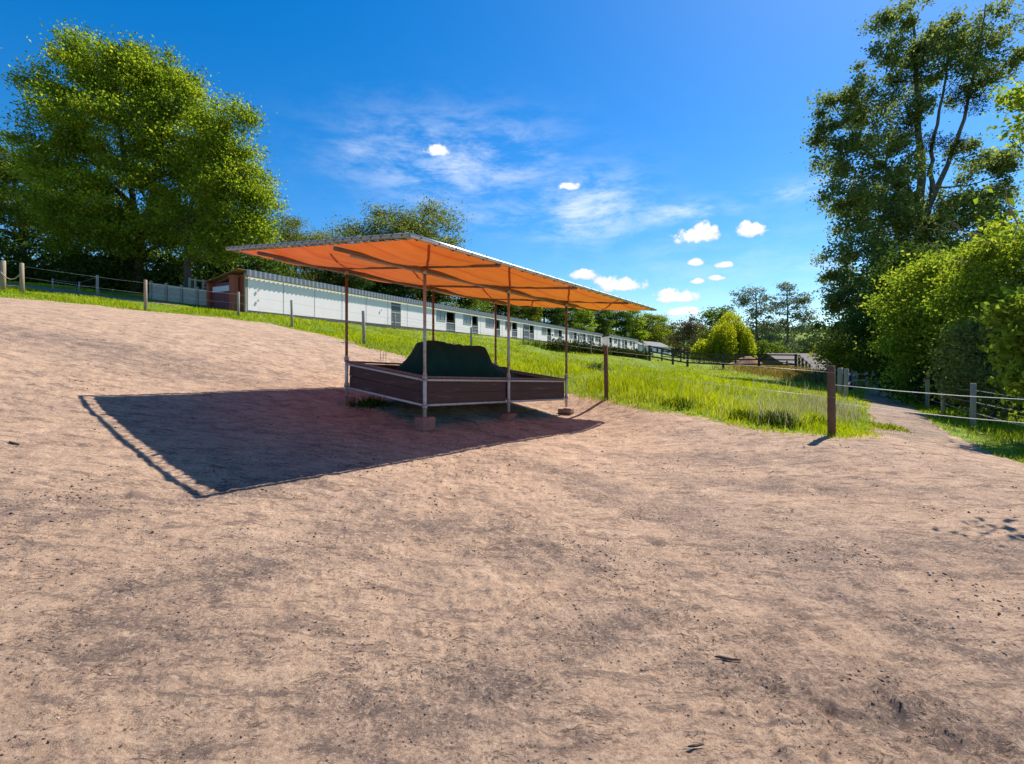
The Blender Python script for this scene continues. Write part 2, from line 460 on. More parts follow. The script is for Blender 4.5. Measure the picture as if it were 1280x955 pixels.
M['darkwall'] = plain('dark_board_wall', (.16, .13, .11), (.11, .09, .08), 6, .85)
M['mound'] = plain('red_brown_earth', (.30, .155, .09), (.21, .11, .07), 3, .95, 0, .8, 12)
M['stick'] = plain('rotten_stick', (.07, .048, .038), (.045, .032, .027), 20, .9, 0, .5)
M['clod'] = plain('dark_clods', (.10, .072, .06), (.20, .145, .118), 6, .95)
M['pebble'] = plain('pale_pebbles', (.55, .48, .42), (.38, .30, .26), 5, .8)
M['blue'] = plain('blue_cloth', (.03, .09, .21), (.02, .05, .13), 6, .6)

M['leaf_left'] = leaf_mat('left_tree_leaf', (.065, .115, .020), (.145, .215, .028), (.29, .345, .042), .5, (2.1, 1.95, .7))
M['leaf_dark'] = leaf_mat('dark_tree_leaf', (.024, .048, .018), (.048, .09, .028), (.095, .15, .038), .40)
M['leaf_mid'] = leaf_mat('mid_tree_leaf', (.05, .088, .022), (.10, .16, .034), (.19, .245, .045), .46)
M['leaf_yel'] = leaf_mat('yellow_tree_leaf', (.08, .11, .018), (.16, .20, .026), (.29, .30, .04), .46)
M['leaf_locust'] = leaf_mat('locust_leaf', (.07, .10, .035), (.15, .185, .06), (.26, .28, .09), .46)
M['leaf_poplar'] = leaf_mat('poplar_leaf', (.07, .10, .045), (.135, .175, .068), (.25, .285, .095), .48, (1.6, 1.6, .9), .32)
M['leaf_bush'] = leaf_mat('bush_leaf', (.075, .125, .024), (.165, .24, .036), (.34, .37, .06), .5, (1.9, 1.8, .7))
M['leaf_elder'] = leaf_mat('greyish_bush_leaf', (.07, .10, .04), (.15, .19, .065), (.28, .30, .11), .42)
M['leaf_willow'] = leaf_mat('willow_leaf', (.15, .19, .02), (.28, .32, .03), (.42, .42, .045), .58, (2.0, 1.9, .7))
M['leaf_grey'] = leaf_mat('grey_poplar_leaf', (.10, .115, .075), (.17, .19, .12), (.27, .28, .17), .35, (1.4, 1.45, 1.0))
M['leaf_red'] = leaf_mat('brownish_bush_leaf', (.10, .08, .055), (.17, .135, .09), (.23, .20, .12), .4, (1.1, 1, .8))
M['leaf_far'] = leaf_mat('far_wood_leaf', (.035, .058, .026), (.065, .10, .040), (.105, .135, .052), .3, (1.2, 1.2, .8), big=.03)
M['mistletoe'] = leaf_mat('mistletoe_leaf', (.020, .026, .012), (.035, .045, .018), (.06, .07, .025), .25)
M['hedge'] = leaf_mat('hedge_leaf', (.016, .030, .010), (.030, .050, .014), (.065, .085, .022), .3)
M['grass'] = leaf_mat('meadow_grass', (.17, .23, .012), (.32, .40, .016), (.50, .53, .035), .45, (1.4, 1.3, .4), .5, .25)
M['verge'] = leaf_mat('verge_grass', (.11, .16, .014), (.22, .28, .02), (.38, .39, .04), .45, (1.35, 1.3, .6), .5, .5)
M['seed'] = leaf_mat('seed_heads', (.26, .25, .13), (.40, .37, .23), (.55, .50, .36), .4, (1.1, 1.05, .8), .7)
M['dry'] = leaf_mat('dry_grass', (.20, .15, .05), (.30, .23, .07), (.36, .30, .09), .4, (1.2, 1.1, .7), .7)
M['weed'] = leaf_mat('dark_weed', (.03, .06, .010), (.055, .10, .014), (.10, .15, .02), .35)

def canopy_mat():
    m, nt, out = nodes_of('orange_tarpaulin')
    co = obco(nt)
    n1 = noise(nt, co, .55, 3, .5)
    n2 = noise(nt, co, 3.0, 5, .6)
    base = ramp(nt, n1, [(.3, (.60, .10, .022)), (.6, (.66, .16, .025))])
    base = mixc(nt, ramp(nt, n2, [(.4, (0, 0, 0)), (.7, (.35, .35, .35))]), base, (.50, .13, .03))
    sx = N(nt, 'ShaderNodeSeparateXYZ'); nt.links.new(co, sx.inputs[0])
    xgrad = N(nt, 'ShaderNodeMapRange', i={1: -5.5, 2: 2.5}); nt.links.new(sx.outputs[0], xgrad.inputs[0])   # redder on the left, yellower towards the right
    d = N(nt, 'ShaderNodeBsdfPrincipled', i={'Roughness': .55, 'Specular IOR Level': .3})
    nt.links.new(base, d.inputs['Base Color'])
    t = N(nt, 'ShaderNodeBsdfTranslucent')
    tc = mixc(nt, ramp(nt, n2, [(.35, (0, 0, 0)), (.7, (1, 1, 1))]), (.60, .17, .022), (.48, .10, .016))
    tc = mixc(nt, xgrad.outputs[0], mixc(nt, .65, tc, (.56, .062, .026)), mixc(nt, .6, tc, (.66, .235, .018)))
    # welded lengthwise seams of the cloth widths
    dv = N(nt, 'ShaderNodeVectorMath', operation='DOT_PRODUCT'); nt.links.new(co, dv.inputs[0]); dv.inputs[1].default_value = tuple(VD)
    fr = math_(nt, 'FRACT', math_(nt, 'MULTIPLY', dv.outputs['Value'], 1 / .92))
    seam = ramp(nt, fr, [(.0, (1, 1, 1)), (.07, (1, 1, 1)), (.085, (0, 0, 0))])
    tc = mixc(nt, math_(nt, 'MULTIPLY', seam, .55), tc, (.42, .045, .02))
    nt.links.new(tc, t.inputs[0])
    nt.links.new(bump(nt, n2, .35, .05), d.inputs['Normal'])
    mx = N(nt, 'ShaderNodeMixShader', i={0: .34})
    nt.links.new(d.outputs[0], mx.inputs[1]); nt.links.new(t.outputs[0], mx.inputs[2])
    nt.links.new(mx.outputs[0], out.inputs[0])
    return m
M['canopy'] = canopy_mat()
M['strap'] = plain('red_strap', (.55, .08, .024), (.45, .06, .02), 8, .7)

# ------------------------------------------------------------------ camera, world, sun
cam = bpy.data.cameras.new('camera')
cam.sensor_width = 36.0
cam.lens = 36.0 * F / 1280
cam.shift_y = -(477.5 - HY) / 1280
cam.clip_start, cam.clip_end = .05, 6000
co = bpy.data.objects.new('camera', cam)
COL.objects.link(co)
co.location = (0, 0, ZC)
co.rotation_euler = (math.pi / 2, 0, 0)
S.camera = co

SUN = Vector((.585, .52, 1.0)).normalized()
el = math.asin(SUN.z); az = math.atan2(SUN.x, SUN.y)
sl = bpy.data.lights.new('sun', 'SUN')
sl.energy = 4.8; sl.angle = math.radians(.5); sl.color = (1.0, .945, .86)
so = bpy.data.objects.new('sun', sl)
COL.objects.link(so)
so.rotation_euler = (-SUN).to_track_quat('-Z', 'Y').to_euler()
so.location = (20, 10, 40)

def build_world():
    w = bpy.data.worlds.new('World')
    S.world = w
    w.use_nodes = True
    nt = w.node_tree
    nt.nodes.clear()
    L = nt.links.new
    out = N(nt, 'ShaderNodeOutputWorld')
    sky = N(nt, 'ShaderNodeTexSky', sky_type='NISHITA', sun_disc=False, sun_elevation=el, sun_rotation=az,
            altitude=200.0, air_density=1.0, dust_density=.35, ozone_density=3.5)
    hs = N(nt, 'ShaderNodeHueSaturation', i={'Saturation': 1.43, 'Hue': .502, 'Value': .69})
    L(sky.outputs[0], hs.inputs['Color'])
    tc = N(nt, 'ShaderNodeTexCoord').outputs['Generated']
    sep = N(nt, 'ShaderNodeSeparateXYZ'); L(tc, sep.inputs[0])
    # direction as azimuth and elevation in degrees (0 = straight ahead of the photograph, +Y)
    azm = math_(nt, 'MULTIPLY', math_(nt, 'ARCTAN2', sep.outputs[0], sep.outputs[1]), 57.2958)
    elv = math_(nt, 'MULTIPLY', math_(nt, 'ARCSINE', sep.outputs[2]), 57.2958)
    wn = N(nt, 'ShaderNodeTexNoise', i={'Scale': 30.0, 'Detail': 8.0, 'Roughness': .66}); L(tc, wn.inputs['Vector'])
    wn2 = N(nt, 'ShaderNodeTexNoise', i={'Scale': 80.0, 'Detail': 5.0, 'Roughness': .6}); L(tc, wn2.inputs['Vector'])
    lump = math_(nt, 'ADD', math_(nt, 'MULTIPLY', math_(nt, 'SUBTRACT', wn.outputs[0], .5), 3.4), math_(nt, 'MULTIPLY', math_(nt, 'SUBTRACT', wn2.outputs[0], .5), 1.5))
    def deg(px, py):
        k, mm = (px - CX) / F, (HY - py) / F
        return math.degrees(math.atan(k)), math.degrees(math.atan2(mm, math.hypot(1, k)))
    dens = None; shade = None
    # cumulus: (column, row, half width, half height) where they hang over the valley
    for px, py, a, b in [(868, 298, 34, 11), (882, 290, 18, 11), (940, 289, 23, 9), (932, 283, 9, 7), (870, 329, 10, 5), (905, 332, 14, 4.5), (896, 348, 12, 4.5),
                         (872, 352, 10, 4), (729, 344, 17, 7), (778, 358, 34, 10), (760, 353, 17, 9), (845, 373, 38, 9), (838, 368, 18, 9), (856, 391, 25, 7),
                         (546, 190, 16, 8), (711, 234, 16, 6), (60, 190, 26, 12), (-160, 250, 60, 20), (1330, 210, 50, 18)]:
        a0, e0 = deg(px, py)
        a1, _ = deg(px + a, py); _, e1 = deg(px, py - b)
        u = math_(nt, 'DIVIDE', math_(nt, 'SUBTRACT', azm, a0), (a1 - a0) * 1.05)
        v = math_(nt, 'DIVIDE', math_(nt, 'SUBTRACT', elv, e0), (e1 - e0) * 1.25)
        vb = math_(nt, 'MULTIPLY', math_(nt, 'MINIMUM', v, 0.0), 1.7)        # flatter underneath
        vt = math_(nt, 'MAXIMUM', v, 0.0)
        r2 = math_(nt, 'ADD', math_(nt, 'MULTIPLY', u, u), math_(nt, 'ADD', math_(nt, 'MULTIPLY', vb, vb), math_(nt, 'MULTIPLY', vt, vt)))
        d = math_(nt, 'SUBTRACT', 1.0, r2)
        dens = d if dens is None else math_(nt, 'SMOOTH_MAX', dens, d)
        sh = math_(nt, 'MULTIPLY', math_(nt, 'MAXIMUM', d, 0.0), math_(nt, 'ADD', math_(nt, 'MULTIPLY', v, .5), .5))
        shade = sh if shade is None else math_(nt, 'MAXIMUM', shade, sh)
    for n in nt.nodes:
        if n.type == 'MATH' and n.operation == 'SMOOTH_MAX': n.inputs[2].default_value = .25
    cd = math_(nt, 'ADD', dens, math_(nt, 'MULTIPLY', lump, 1.1))
    cmask = N(nt, 'ShaderNodeMapRange', interpolation_type='SMOOTHSTEP', i={1: .02, 2: .74})
    L(cd, cmask.inputs[0])
    # thin high cirrus
    wv = mapping(nt, tc, (1.0, 1.0, 3.2), (.2, .3, .4))
    ci = N(nt, 'ShaderNodeTexNoise', i={'Scale': 8.5, 'Detail': 9.0, 'Roughness': .68, 'Distortion': .25}); L(wv, ci.inputs['Vector'])
    cir = None
    for px, py, a, b, k in [(570, 205, 120, 55, .85), (735, 260, 75, 45, 1.0), (850, 266, 75, 14, 1.0), (1000, 238, 60, 14, .7), (625, 275, 60, 18, .5), (1010, 330, 50, 12, .55), (455, 195, 40, 22, .6), (900, 330, 180, 60, .25)]:
        a0, e0 = deg(px, py); a1, _ = deg(px + a, py); _, e1 = deg(px, py - b)
        u = math_(nt, 'DIVIDE', math_(nt, 'SUBTRACT', azm, a0), a1 - a0)
        v = math_(nt, 'DIVIDE', math_(nt, 'SUBTRACT', elv, e0), e1 - e0)
        r2 = math_(nt, 'ADD', math_(nt, 'MULTIPLY', u, u), math_(nt, 'MULTIPLY', v, v))
        g = math_(nt, 'MULTIPLY', math_(nt, 'EXPONENT', math_(nt, 'MULTIPLY', r2, -1.0)), k)
        cir = g if cir is None else math_(nt, 'MAXIMUM', cir, g)
    cim = N(nt, 'ShaderNodeMapRange', interpolation_type='SMOOTHSTEP', i={1: .36, 2: .72})
    L(ci.outputs[0], cim.inputs[0])
    cirf = math_(nt, 'MULTIPLY', math_(nt, 'MULTIPLY', cir, cim.outputs[0]), .72, True)
    c1 = mixc(nt, cirf, hs.outputs[0], (4.3, 4.6, 5.0))
    shm = N(nt, 'ShaderNodeMapRange', i={1: .05, 2: .55}); L(math_(nt, 'ADD', shade, math_(nt, 'MULTIPLY', lump, .14)), shm.inputs[0])
    ccol = mixc(nt, shm.outputs[0], (3.0, 3.3, 3.9), (5.0, 4.95, 4.9))
    c2 = mixc(nt, cmask.outputs[0], c1, ccol)
    bg = N(nt, 'ShaderNodeBackground', i={'Strength': .15})
    L(c2, bg.inputs['Color'])
    L(bg.outputs[0], out.inputs[0])
build_world()
S.view_settings.view_transform = 'Standard'
S.view_settings.look = 'None'
S.view_settings.exposure = 0.72
S.view_settings.gamma = 1.0
S.view_settings.use_curve_mapping = False
S.cycles.max_bounces = 7
S.cycles.transparent_max_bounces = 4
S.cycles.caustics_reflective = False
S.cycles.caustics_refractive = False

# ------------------------------------------------------------------ ground sheets
def grid_faces(nr, nc, wrap=False):
    i, j = np.meshgrid(np.arange(nr - 1), np.arange(nc if wrap else nc - 1), indexing='ij')
    j2 = (j + 1) % nc
    return np.stack([i * nc + j, i * nc + j2, (i + 1) * nc + j2, (i + 1) * nc + j], -1).reshape(-1, 4)

def build_ground():
    # one sheet out to the horizon
    nr, nc = 270, 900
    r = np.concatenate([[.01], .6 * np.exp(np.linspace(0, math.log(3600 / .6), nr - 1))])
    a = np.linspace(0, 2 * np.pi, nc, endpoint=False)
    R, Aa = np.meshgrid(r, a, indexing='ij')
    x, y = R * np.sin(Aa), R * np.cos(Aa)
    z = H(x, y)
    d = np.minimum(np.minimum(poly_sdf(YARD, x, y), poly_sdf(PATH, x, y)), poly_sdf(TRACK, x, y))
    fine = (np.abs(np.degrees(np.arctan2(x, y))) < 98) & (R > .5)
    z = z - .11 * sstep(0, .9, -d) * fine
    z = z + (fbm(x * .7, y * .7, 77, 3) - .5) * .16 * sstep(.1, 2.0, d) * np.clip(60 / R, 0, 1)
    Fq = grid_faces(nr, nc, True)
    dc = d.ravel()[Fq].mean(1)
    me = np_mesh('ground', np.stack([x, y, z], -1).reshape(-1, 3), [Fq[:, ::-1]], True, (dc < 0).astype(int))
    o = link('ground', me, [M['turf'], M['dirt']])
    tag(o, kind='structure')
    # trodden earth sheets with their own relief
    nr, nc = 470, 1150
    r = .7 * np.exp(np.linspace(0, math.log(47 / .7), nr))
    a = np.radians(np.linspace(-100, 100, nc))
    R, Aa = np.meshgrid(r, a, indexing='ij')
    x, y = R * np.sin(Aa), R * np.cos(Aa)
    z0 = H(x, y)
    Fq = grid_faces(nr, nc)[:, ::-1]
    jit = (fbm(x * 1.3, y * 1.3, 61, 3) - .5) * .7
    P = np.stack([x, y, z0], -1)
    for name, poly, mat, amp in (('yard', YARD, M['dirt'], 1.0), ('path', PATH, M['path'], .6), ('track', TRACK, M['path'], .4)):
        d = poly_sdf(poly, x, y) + (jit if name == 'yard' else jit * .5)
        rise = sstep(0, .5, -d)
        z = z0 + .008 + rise * .012 + yard_bumps(x, y, R) * (.25 + .75 * rise) * amp
        if name == 'path':
            z = z - .004 + .004 * rise
        keep = (d.ravel()[Fq].mean(1) < 0)
        Fk = Fq[keep]
        used, inv = np.unique(Fk.ravel(), return_inverse=True)
        V = np.stack([x, y, z], -1).reshape(-1, 3)[used]
        me = np_mesh(name, V, [inv.reshape(-1, 4)], True)
        tag(link(name, me, mat), kind='structure')
build_ground()

def zyard(x, y):
    return Hs(x, y) + .02 + float(yard_bumps(np.array([x]), np.array([y]), np.array([math.hypot(x, y)]))[0])

# crumbs of earth and pebbles on the yard
def scatter_lumps(name, n, rmin, rmax, smin, smax, mat, seed, patchy):
    rg = np.random.default_rng(seed)
    r = np.exp(rg.uniform(math.log(rmin), math.log(rmax), n * 6)); a = np.radians(rg.uniform(-62, 62, n * 6))
    x, y = r * np.sin(a), r * np.cos(a)
    ok = poly_sdf(YARD, x, y) < -.3
    if patchy: ok &= (fbm(x * 2.2, y * 2.2, 91, 4) > rg.uniform(.52, .72, len(x)))
    x, y, r = x[ok][:n], y[ok][:n], r[ok][:n]
    m = len(x)
    z = H(x, y) + .02 + yard_bumps(x, y, r)
    s = smin * (smax / smin) ** (rg.uniform(0, 1, m) ** 3.0) * np.clip(r / 4, .7, 1.7)
    octa = np.array([(1, 0, 0), (0, 1, 0), (-1, 0, 0), (0, -1, 0), (0, 0, .75), (0, 0, -.6)], float)
    V = octa[None] * (.6 + .8 * rg.random((m, 6, 1))) * s[:, None, None]
    an = rg.uniform(0, 6.28, m); ca, sa = np.cos(an)[:, None], np.sin(an)[:, None]
    V = np.stack([V[..., 0] * ca * 1.4 - V[..., 1] * sa, V[..., 0] * sa * 1.4 + V[..., 1] * ca, V[..., 2]], -1)
    V += np.stack([x, y, z + s * .25], -1)[:, None]
    f = np.array([(0, 1, 4), (1, 2, 4), (2, 3, 4), (3, 0, 4), (1, 0, 5), (2, 1, 5), (3, 2, 5), (0, 3, 5)])
    Fa = (f[None] + 6 * np.arange(m)[:, None, None]).reshape(-1, 3)
    o = link(name, np_mesh(name, V.reshape(-1, 3), [Fa]), mat)
    tag(o, kind='stuff')
    return o
tag(scatter_lumps('dirt_crumbs', 12000, 2.0, 20, .002, .0105, M['clod'], 5, True), 'dark crumbs of earth strewn over the trodden yard', 'rubble')
tag(scatter_lumps('pebbles', 700, 2.0, 16, .003, .012, M['pebble'], 6, False), 'pale pebbles strewn over the trodden yard', 'gravel')

# ------------------------------------------------------------------ blades
def blades(name, x, y, hgt, wid, mat, seed, lean=.35, kind='stuff', z=None, parent=None):
    rg = np.random.default_rng(seed)
    n = len(x)
    if z is None: z = H(x, y) - .02
    a = rg.uniform(0, 2 * np.pi, n)
    wx, wy = np.cos(a) * wid / 2, np.sin(a) * wid / 2
    b = rg.uniform(0, 2 * np.pi, n)
    l = hgt * lean * rg.uniform(.2, 1.3, n)
    lx, ly = np.cos(b) * l, np.sin(b) * l
    V = np.empty((n, 5, 3))
    V[:, 0] = np.stack([x - wx, y - wy, z], -1); V[:, 1] = np.stack([x + wx, y + wy, z], -1)
    V[:, 2] = np.stack([x + wx * .8 + lx * .35, y + wy * .8 + ly * .35, z + hgt * .55], -1)
    V[:, 3] = np.stack([x - wx * .8 + lx * .35, y - wy * .8 + ly * .35, z + hgt * .55], -1)
    V[:, 4] = np.stack([x + lx, y + ly, z + hgt * (1 - .25 * lean)], -1)
    k = 5 * np.arange(n)[:, None]
    q = k + np.array([[0, 1, 2, 3]]); t = k + np.array([[3, 2, 4]])
    o = link(name, np_mesh(name, V.reshape(-1, 3), [q, t]), mat, parent)
    if kind: tag(o, kind=kind)
    return o
def sample_sector(n, r0, r1, a0, a1, rg):
    r = np.exp(rg.uniform(math.log(r0), math.log(r1), n)); a = np.radians(rg.uniform(a0, a1, n))
    return r * np.sin(a), r * np.cos(a), r
STABLE_S0 = Vector((-15.34, 29.0, 0)); SE = Vector((.456, .89, 0)).normalized(); SN = Vector((-SE.y, SE.x, 0))
def stable_side(x, y): return (x - STABLE_S0.x) * SN.x + (y - STABLE_S0.y) * SN.y   # > 0 behind the front wall
def right_edge(x, y):
    """> 0 on the verge to the right of the path and the yard"""
    return x - np.interp(y, [-5, 2, 9.7, 15.3, 20, 36, 60], [13, 11, 9.0, 10.6, 14.6, 26.5, 44])

def build_grass():
    rg = np.random.default_rng(3)
    x, y, r = sample_sector(430000, 8.5, 110, -62, 62, rg)
    d = np.minimum(np.minimum(poly_sdf(YARD, x, y), poly_sdf(PATH, x, y)), poly_sdf(TRACK, x, y))
    jit = (fbm(x * 1.3, y * 1.3, 61, 3) - .5) * .7
    dd = d + jit * .7
    ss = (x - STABLE_S0.x) * SE.x + (y - STABLE_S0.y) * SE.y
    ok = (dd > -.05 - .45 * rg.random(len(x)) ** 3) & ~((stable_side(x, y) > -.3) & (ss > -3)) & (right_edge(x, y) < 0)
    # dense lower edge, tussocks
    t = fbm(x * .55, y * .55, 71, 4)
    ok &= rg.random(len(x)) < (.45 + 1.0 * t)
    x, y, r, dd, t = x[ok], y[ok], r[ok], dd[ok], t[ok]
    h = (.10 + .25 * sstep(.3, .75, t) + .12 * rg.random(len(x))) * (.45 + .55 * sstep(0, 1.2, dd))
    w = np.clip(.0009 * r, .012, .06) * rg.uniform(.7, 1.5, len(x))
    o = blades('grass', x, y, h * np.clip(17 / r, .30, 1.0), w, M['grass'], 4, .5)
    tag(o, 'bright green meadow grass between the yard and the stables', 'grass')
    # right-hand verge
    x, y, r = sample_sector(90000, 8.5, 45, 30, 66, rg)
    d = np.minimum(poly_sdf(YARD, x, y), poly_sdf(PATH, x, y)) + (fbm(x * 1.3, y * 1.3, 61, 3) - .5) * .5
    ok = (d > -.05) & (right_edge(x, y) > -.4) & (rg.random(len(x)) < 1.25 * fbm(x * .9, y * .9, 73, 3))
    x, y, r, d = x[ok], y[ok], r[ok], d[ok]
    o = blades('verge_grass', x, y, (.08 + .22 * rg.random(len(x))) * (.5 + .5 * sstep(0, 1, d)), np.clip(.001 * r, .01, .05), M['verge'], 8, .6)
    tag(o, 'grass verge along the right side of the path', 'grass')
    # pale seed heads by the brown post
    pts = []
    for px, py, n, sp in [(1015, 522, 260, 1.0), (1000, 508, 200, 1.0), (1035, 512, 260, .9), (975, 530, 160, .5), (1055, 520, 150, .7), (960, 520, 90, .8), (870, 495, 50, 1.5), (720, 478, 40, 1.5)]:
        g = G(px, py)
        pts.append(np.c_[rg.normal(g.x, sp * .6, n), rg.normal(g.y, sp * .8, n)])
    xx, yy, _r = sample_sector(2600, 12, 45, -30, 34, rg)
    k = fbm(xx * .4, yy * .4, 97, 3) > .5
    k &= (stable_side(xx, yy) < -1) & (right_edge(xx, yy) < 0)
    pts.append(np.c_[xx[k], yy[k]])
    P = np.concatenate(pts)
    ok = poly_sdf(YARD, P[:, 0], P[:, 1]) > .25
    ok &= poly_sdf(PATH, P[:, 0], P[:, 1]) > .25
    P = P[ok]
    hh = rg.uniform(.35, .75, len(P))
    o = blades('seed_grass', P[:, 0], P[:, 1], hh, np.full(len(P), .012), M['seed'], 9, .35)
    tag(o, 'pale grass seed heads beside the brown fence post', 'grass')
    # dry yellow patch under the timber fence
    g0, g1 = G(955, 465), G(1022, 470)
    n = 9000
    k = rg.random(n)
    x = g0.x + (g1.x - g0.x) * k + rg.normal(0, 1.6, n); y = g0.y + (g1.y - g0.y) * k + rg.normal(0, 2.2, n)
    ok = poly_sdf(PATH, x, y) > .5
    o = blades('dry_grass', x[ok], y[ok], rg.uniform(.25, .5, ok.sum()), np.full(ok.sum(), .05), M['dry'], 10, .6)
    tag(o, 'dry yellow grass below the dark timber fence', 'grass')
build_grass()

def weed_clump(px, py, label, n=160, sp=.28, h=.5, mat='weed', seed=1, pos=None):
    rg = np.random.default_rng(seed)
    g = pos or G(px, py)
    x, y = rg.normal(g.x, sp, n), rg.normal(g.y, sp, n)
    dist = np.hypot(x - g.x, y - g.y) / sp
    o = blades('weed_clump', x, y, h * rg.uniform(.5, 1.1, n) * np.exp(-.25 * dist ** 2), np.full(n, .03), M[mat], seed, .55, None)
    return tag(o, label, 'weed', 'weed clumps')
weed_clump(0, 0, 'dark green weeds growing under the left side of the feed rack', 420, .26, .42, 'weed', 2, uv(.35, 2.0))
weed_clump(975, 531, 'bushy weed clump with pale tips left of the brown post', 420, .30, .48, 'weed', 3)
weed_clump(932, 524, 'low dark weed clump at the meadow edge', 260, .26, .36, 'weed', 4)
weed_clump(1020, 533, 'small weed clump right beside the brown post', 220, .25, .38, 'weed', 5)
weed_clump(745, 463, 'dark weed clump in the meadow left of the brown post nearest the rack', 240, .35, .55, 'weed', 6)
weed_clump(672, 433, 'broad weed clump in the meadow near the dark hedge', 420, .9, .7, 'weed', 7)
weed_clump(850, 507, 'weed clump at the meadow edge between two fence posts', 240, .3, .34, 'weed', 8)
weed_clump(1112, 536, 'grass tuft growing in the middle of the path mouth', 420, .3, .22, 'verge', 9)

# ------------------------------------------------------------------ feed rack shelter
def build_shelter():
    root = empty('feed_rack_shelter', gnd(A0.x + 1, A0.y + 3), 'horse feed rack with brown board sides under an orange tarpaulin canopy on pipe posts', 'shelter')
    L1, L2, W1, W2 = 1.96, 1.88, 1.80, 1.23      # overhangs of the canopy
    hP2, hP3, hP1 = 1.77, 1.533, 2.35
    def roofz(u, v):
        s, t = (u + L1) / (LEN + L1 + L2), (v + W1) / (WID + W1 + W2)
        return hP2 + s * (hP3 - hP2) + t * (hP1 - hP2) + ZC
    def R(u, v, dz=0.0):
        p = uv(u, v)
        return Vector((p.x, p.y, roofz(u, v) + dz))
    mid = 2.62
    posts = [(0, 0), (mid, 0), (LEN, 0), (0, WID), (mid, WID), (LEN, WID)]
    for i, (u, v) in enumerate(posts):
        p = uv(u, v)
        g = Hs(p.x, p.y)
        m = MB()
        m.tube([(p.x, p.y, g + .20), (p.x, p.y, roofz(u, v) - .09)], .031, 12)
        po = m.build('post', M['galv'] if v == 0 and i < 2 else M['rust'], root, True)
        # lower half galvanised sleeve, couplers
        sl_ = MB()
        sl_.tube([(p.x, p.y, g + .22), (p.x, p.y, g + 1.12)], .036, 12)
        sl_.build('sleeve', M['railpaint'], po, True)
        cl = MB()
        for zz in (g + .47, g + 1.03, roofz(u, v) - .16):
            cl.tube([(p.x, p.y, zz - .045), (p.x, p.y, zz + .045)], .052, 10)
        cl.build('coupler', M['galv'], po, True)
        b = MB()
        if i == 0: b.frame_box((p.x, p.y, g + .15), UD * .165, VD * .13, (0, 0, .13))
        elif i == 3: b.frame_box((p.x, p.y, g + .10), UD * .14, VD * .14, (.02, 0, .11))
        elif i == 1: b.frame_box((p.x - .03, p.y, g + .09), UD * .15, VD * .13, (.05, 0, .09))
        else:
            b.frame_box((p.x + .06, p.y - .05, g + .10), UD * .10, VD * .12, (0, 0, .075))
            b.frame_box((p.x - .12, p.y + .02, g + .09), UD * .07, VD * .10, (0, 0, .065))
        fo = b.build('footing', M['redblock'] if i in (0, 1, 3) else M['stone'], po, False, .03)
    # side walls of the rack: lower rail, upper rail, boards, cap
    def rz(u, v, k):   # k 0 lower rail, 1 upper rail
        lo = -.79 + (u / LEN) * (-.96 + .79) + (v / WID) * (.27)
        return ZC + lo + k * (.485 + .03 * v / WID)
    bays = [((0, 0), (mid, 0)), ((mid, 0), (LEN, 0)), ((0, 0), (0, WID)), ((0, WID), (mid, WID)), ((mid, WID), (LEN, WID)), ((LEN, 0), (LEN, WID))]
    for bi, (a, b) in enumerate(bays):
        pa, pb = uv(*a), uv(*b)
        d = (pb - pa).normalized()
        side = Vector((0, 0, 1)).cross(d)
        cen = uv(LEN / 2, WID / 2)
        if (cen - pa).dot(side) < 0: side = -side        # towards the inside
        pa2, pb2 = pa + d * .035, pb - d * .035
        for k, rr in ((0, .024), (1, .024)):
            m = MB()
            m.tube([(pa2.x, pa2.y, rz(*a, k)), (pb2.x, pb2.y, rz(*b, k))], rr, 10)
            m.build('rail', M['railpaint'], root, True)
        m = MB()
        off = side * .05
        nb = 2
        for j in range(nb):
            k0, k1 = (j + .5) / nb, 0
            q0 = pa2 + d * .02 + off + side * (.004 * (j % 2)); q1 = pb2 - d * .02 + off + side * (.004 * (j % 2))
            h = (rz(*a, 1) - rz(*a, 0)) / nb
            m.beam((q0.x, q0.y, rz(*a, 0) + (rz(*a, 1) - rz(*a, 0)) * k0), (q1.x, q1.y, rz(*b, 0) + (rz(*b, 1) - rz(*b, 0)) * k0), .034, h - .003)
        m.build('board_panel', M['brownboard'], root, False, .004)
        m = MB()
        c0, c1 = pa2 + side * .035, pb2 + side * .035
        m.beam((c0.x, c0.y, rz(*a, 1) + .055), (c1.x, c1.y, rz(*b, 1) + .055), .11, .04)
        m.build('cap_board', M['cap'], root, False, .005)
    m = MB()
    for j in range(8):
        v = .12 + (WID - .24) * (j + .5) / 8
        p0, p1 = uv(.12, v), uv(LEN - .12, v)
        m.beam((p0.x, p0.y, rz(.12, v, 0) + .02), (p1.x, p1.y, rz(LEN - .12, v, 0) + .02), (WID - .24) / 8 - .01, .03)
    m.build('added_floor', M['inside'], root)  # unseen floor, added to keep the space under the rack dark
    # long beams and rafters
    for v in (0, WID):
        m = MB()
        m.tube([R(-L1 + .02, v, -.115), R(LEN / 2, v, -.115), R(LEN + L2 - .02, v, -.115)], .036, 10)
        m.build('beam', M['rust'], root, True)
        m = MB()
        m.tube([R(-L1 + .35, v + .06, -.165), R(LEN + .6, v + .06, -.165)], .02, 8)
        m.build('brace_tube', M['galv'], root, True)
    for u in (0, mid, LEN):
        m = MB()
        m.tube([R(u + .07, -W1 + .03, -.045), R(u + .07, WID / 2, -.05), R(u + .07, WID + W2 - .03, -.045)], .028, 10)
        m.build('rafter', M['rust'], root, True)
    # edge pipes
    e = [(-L1, -W1), (LEN + L2, -W1), (LEN + L2, WID + W2), (-L1, WID + W2)]
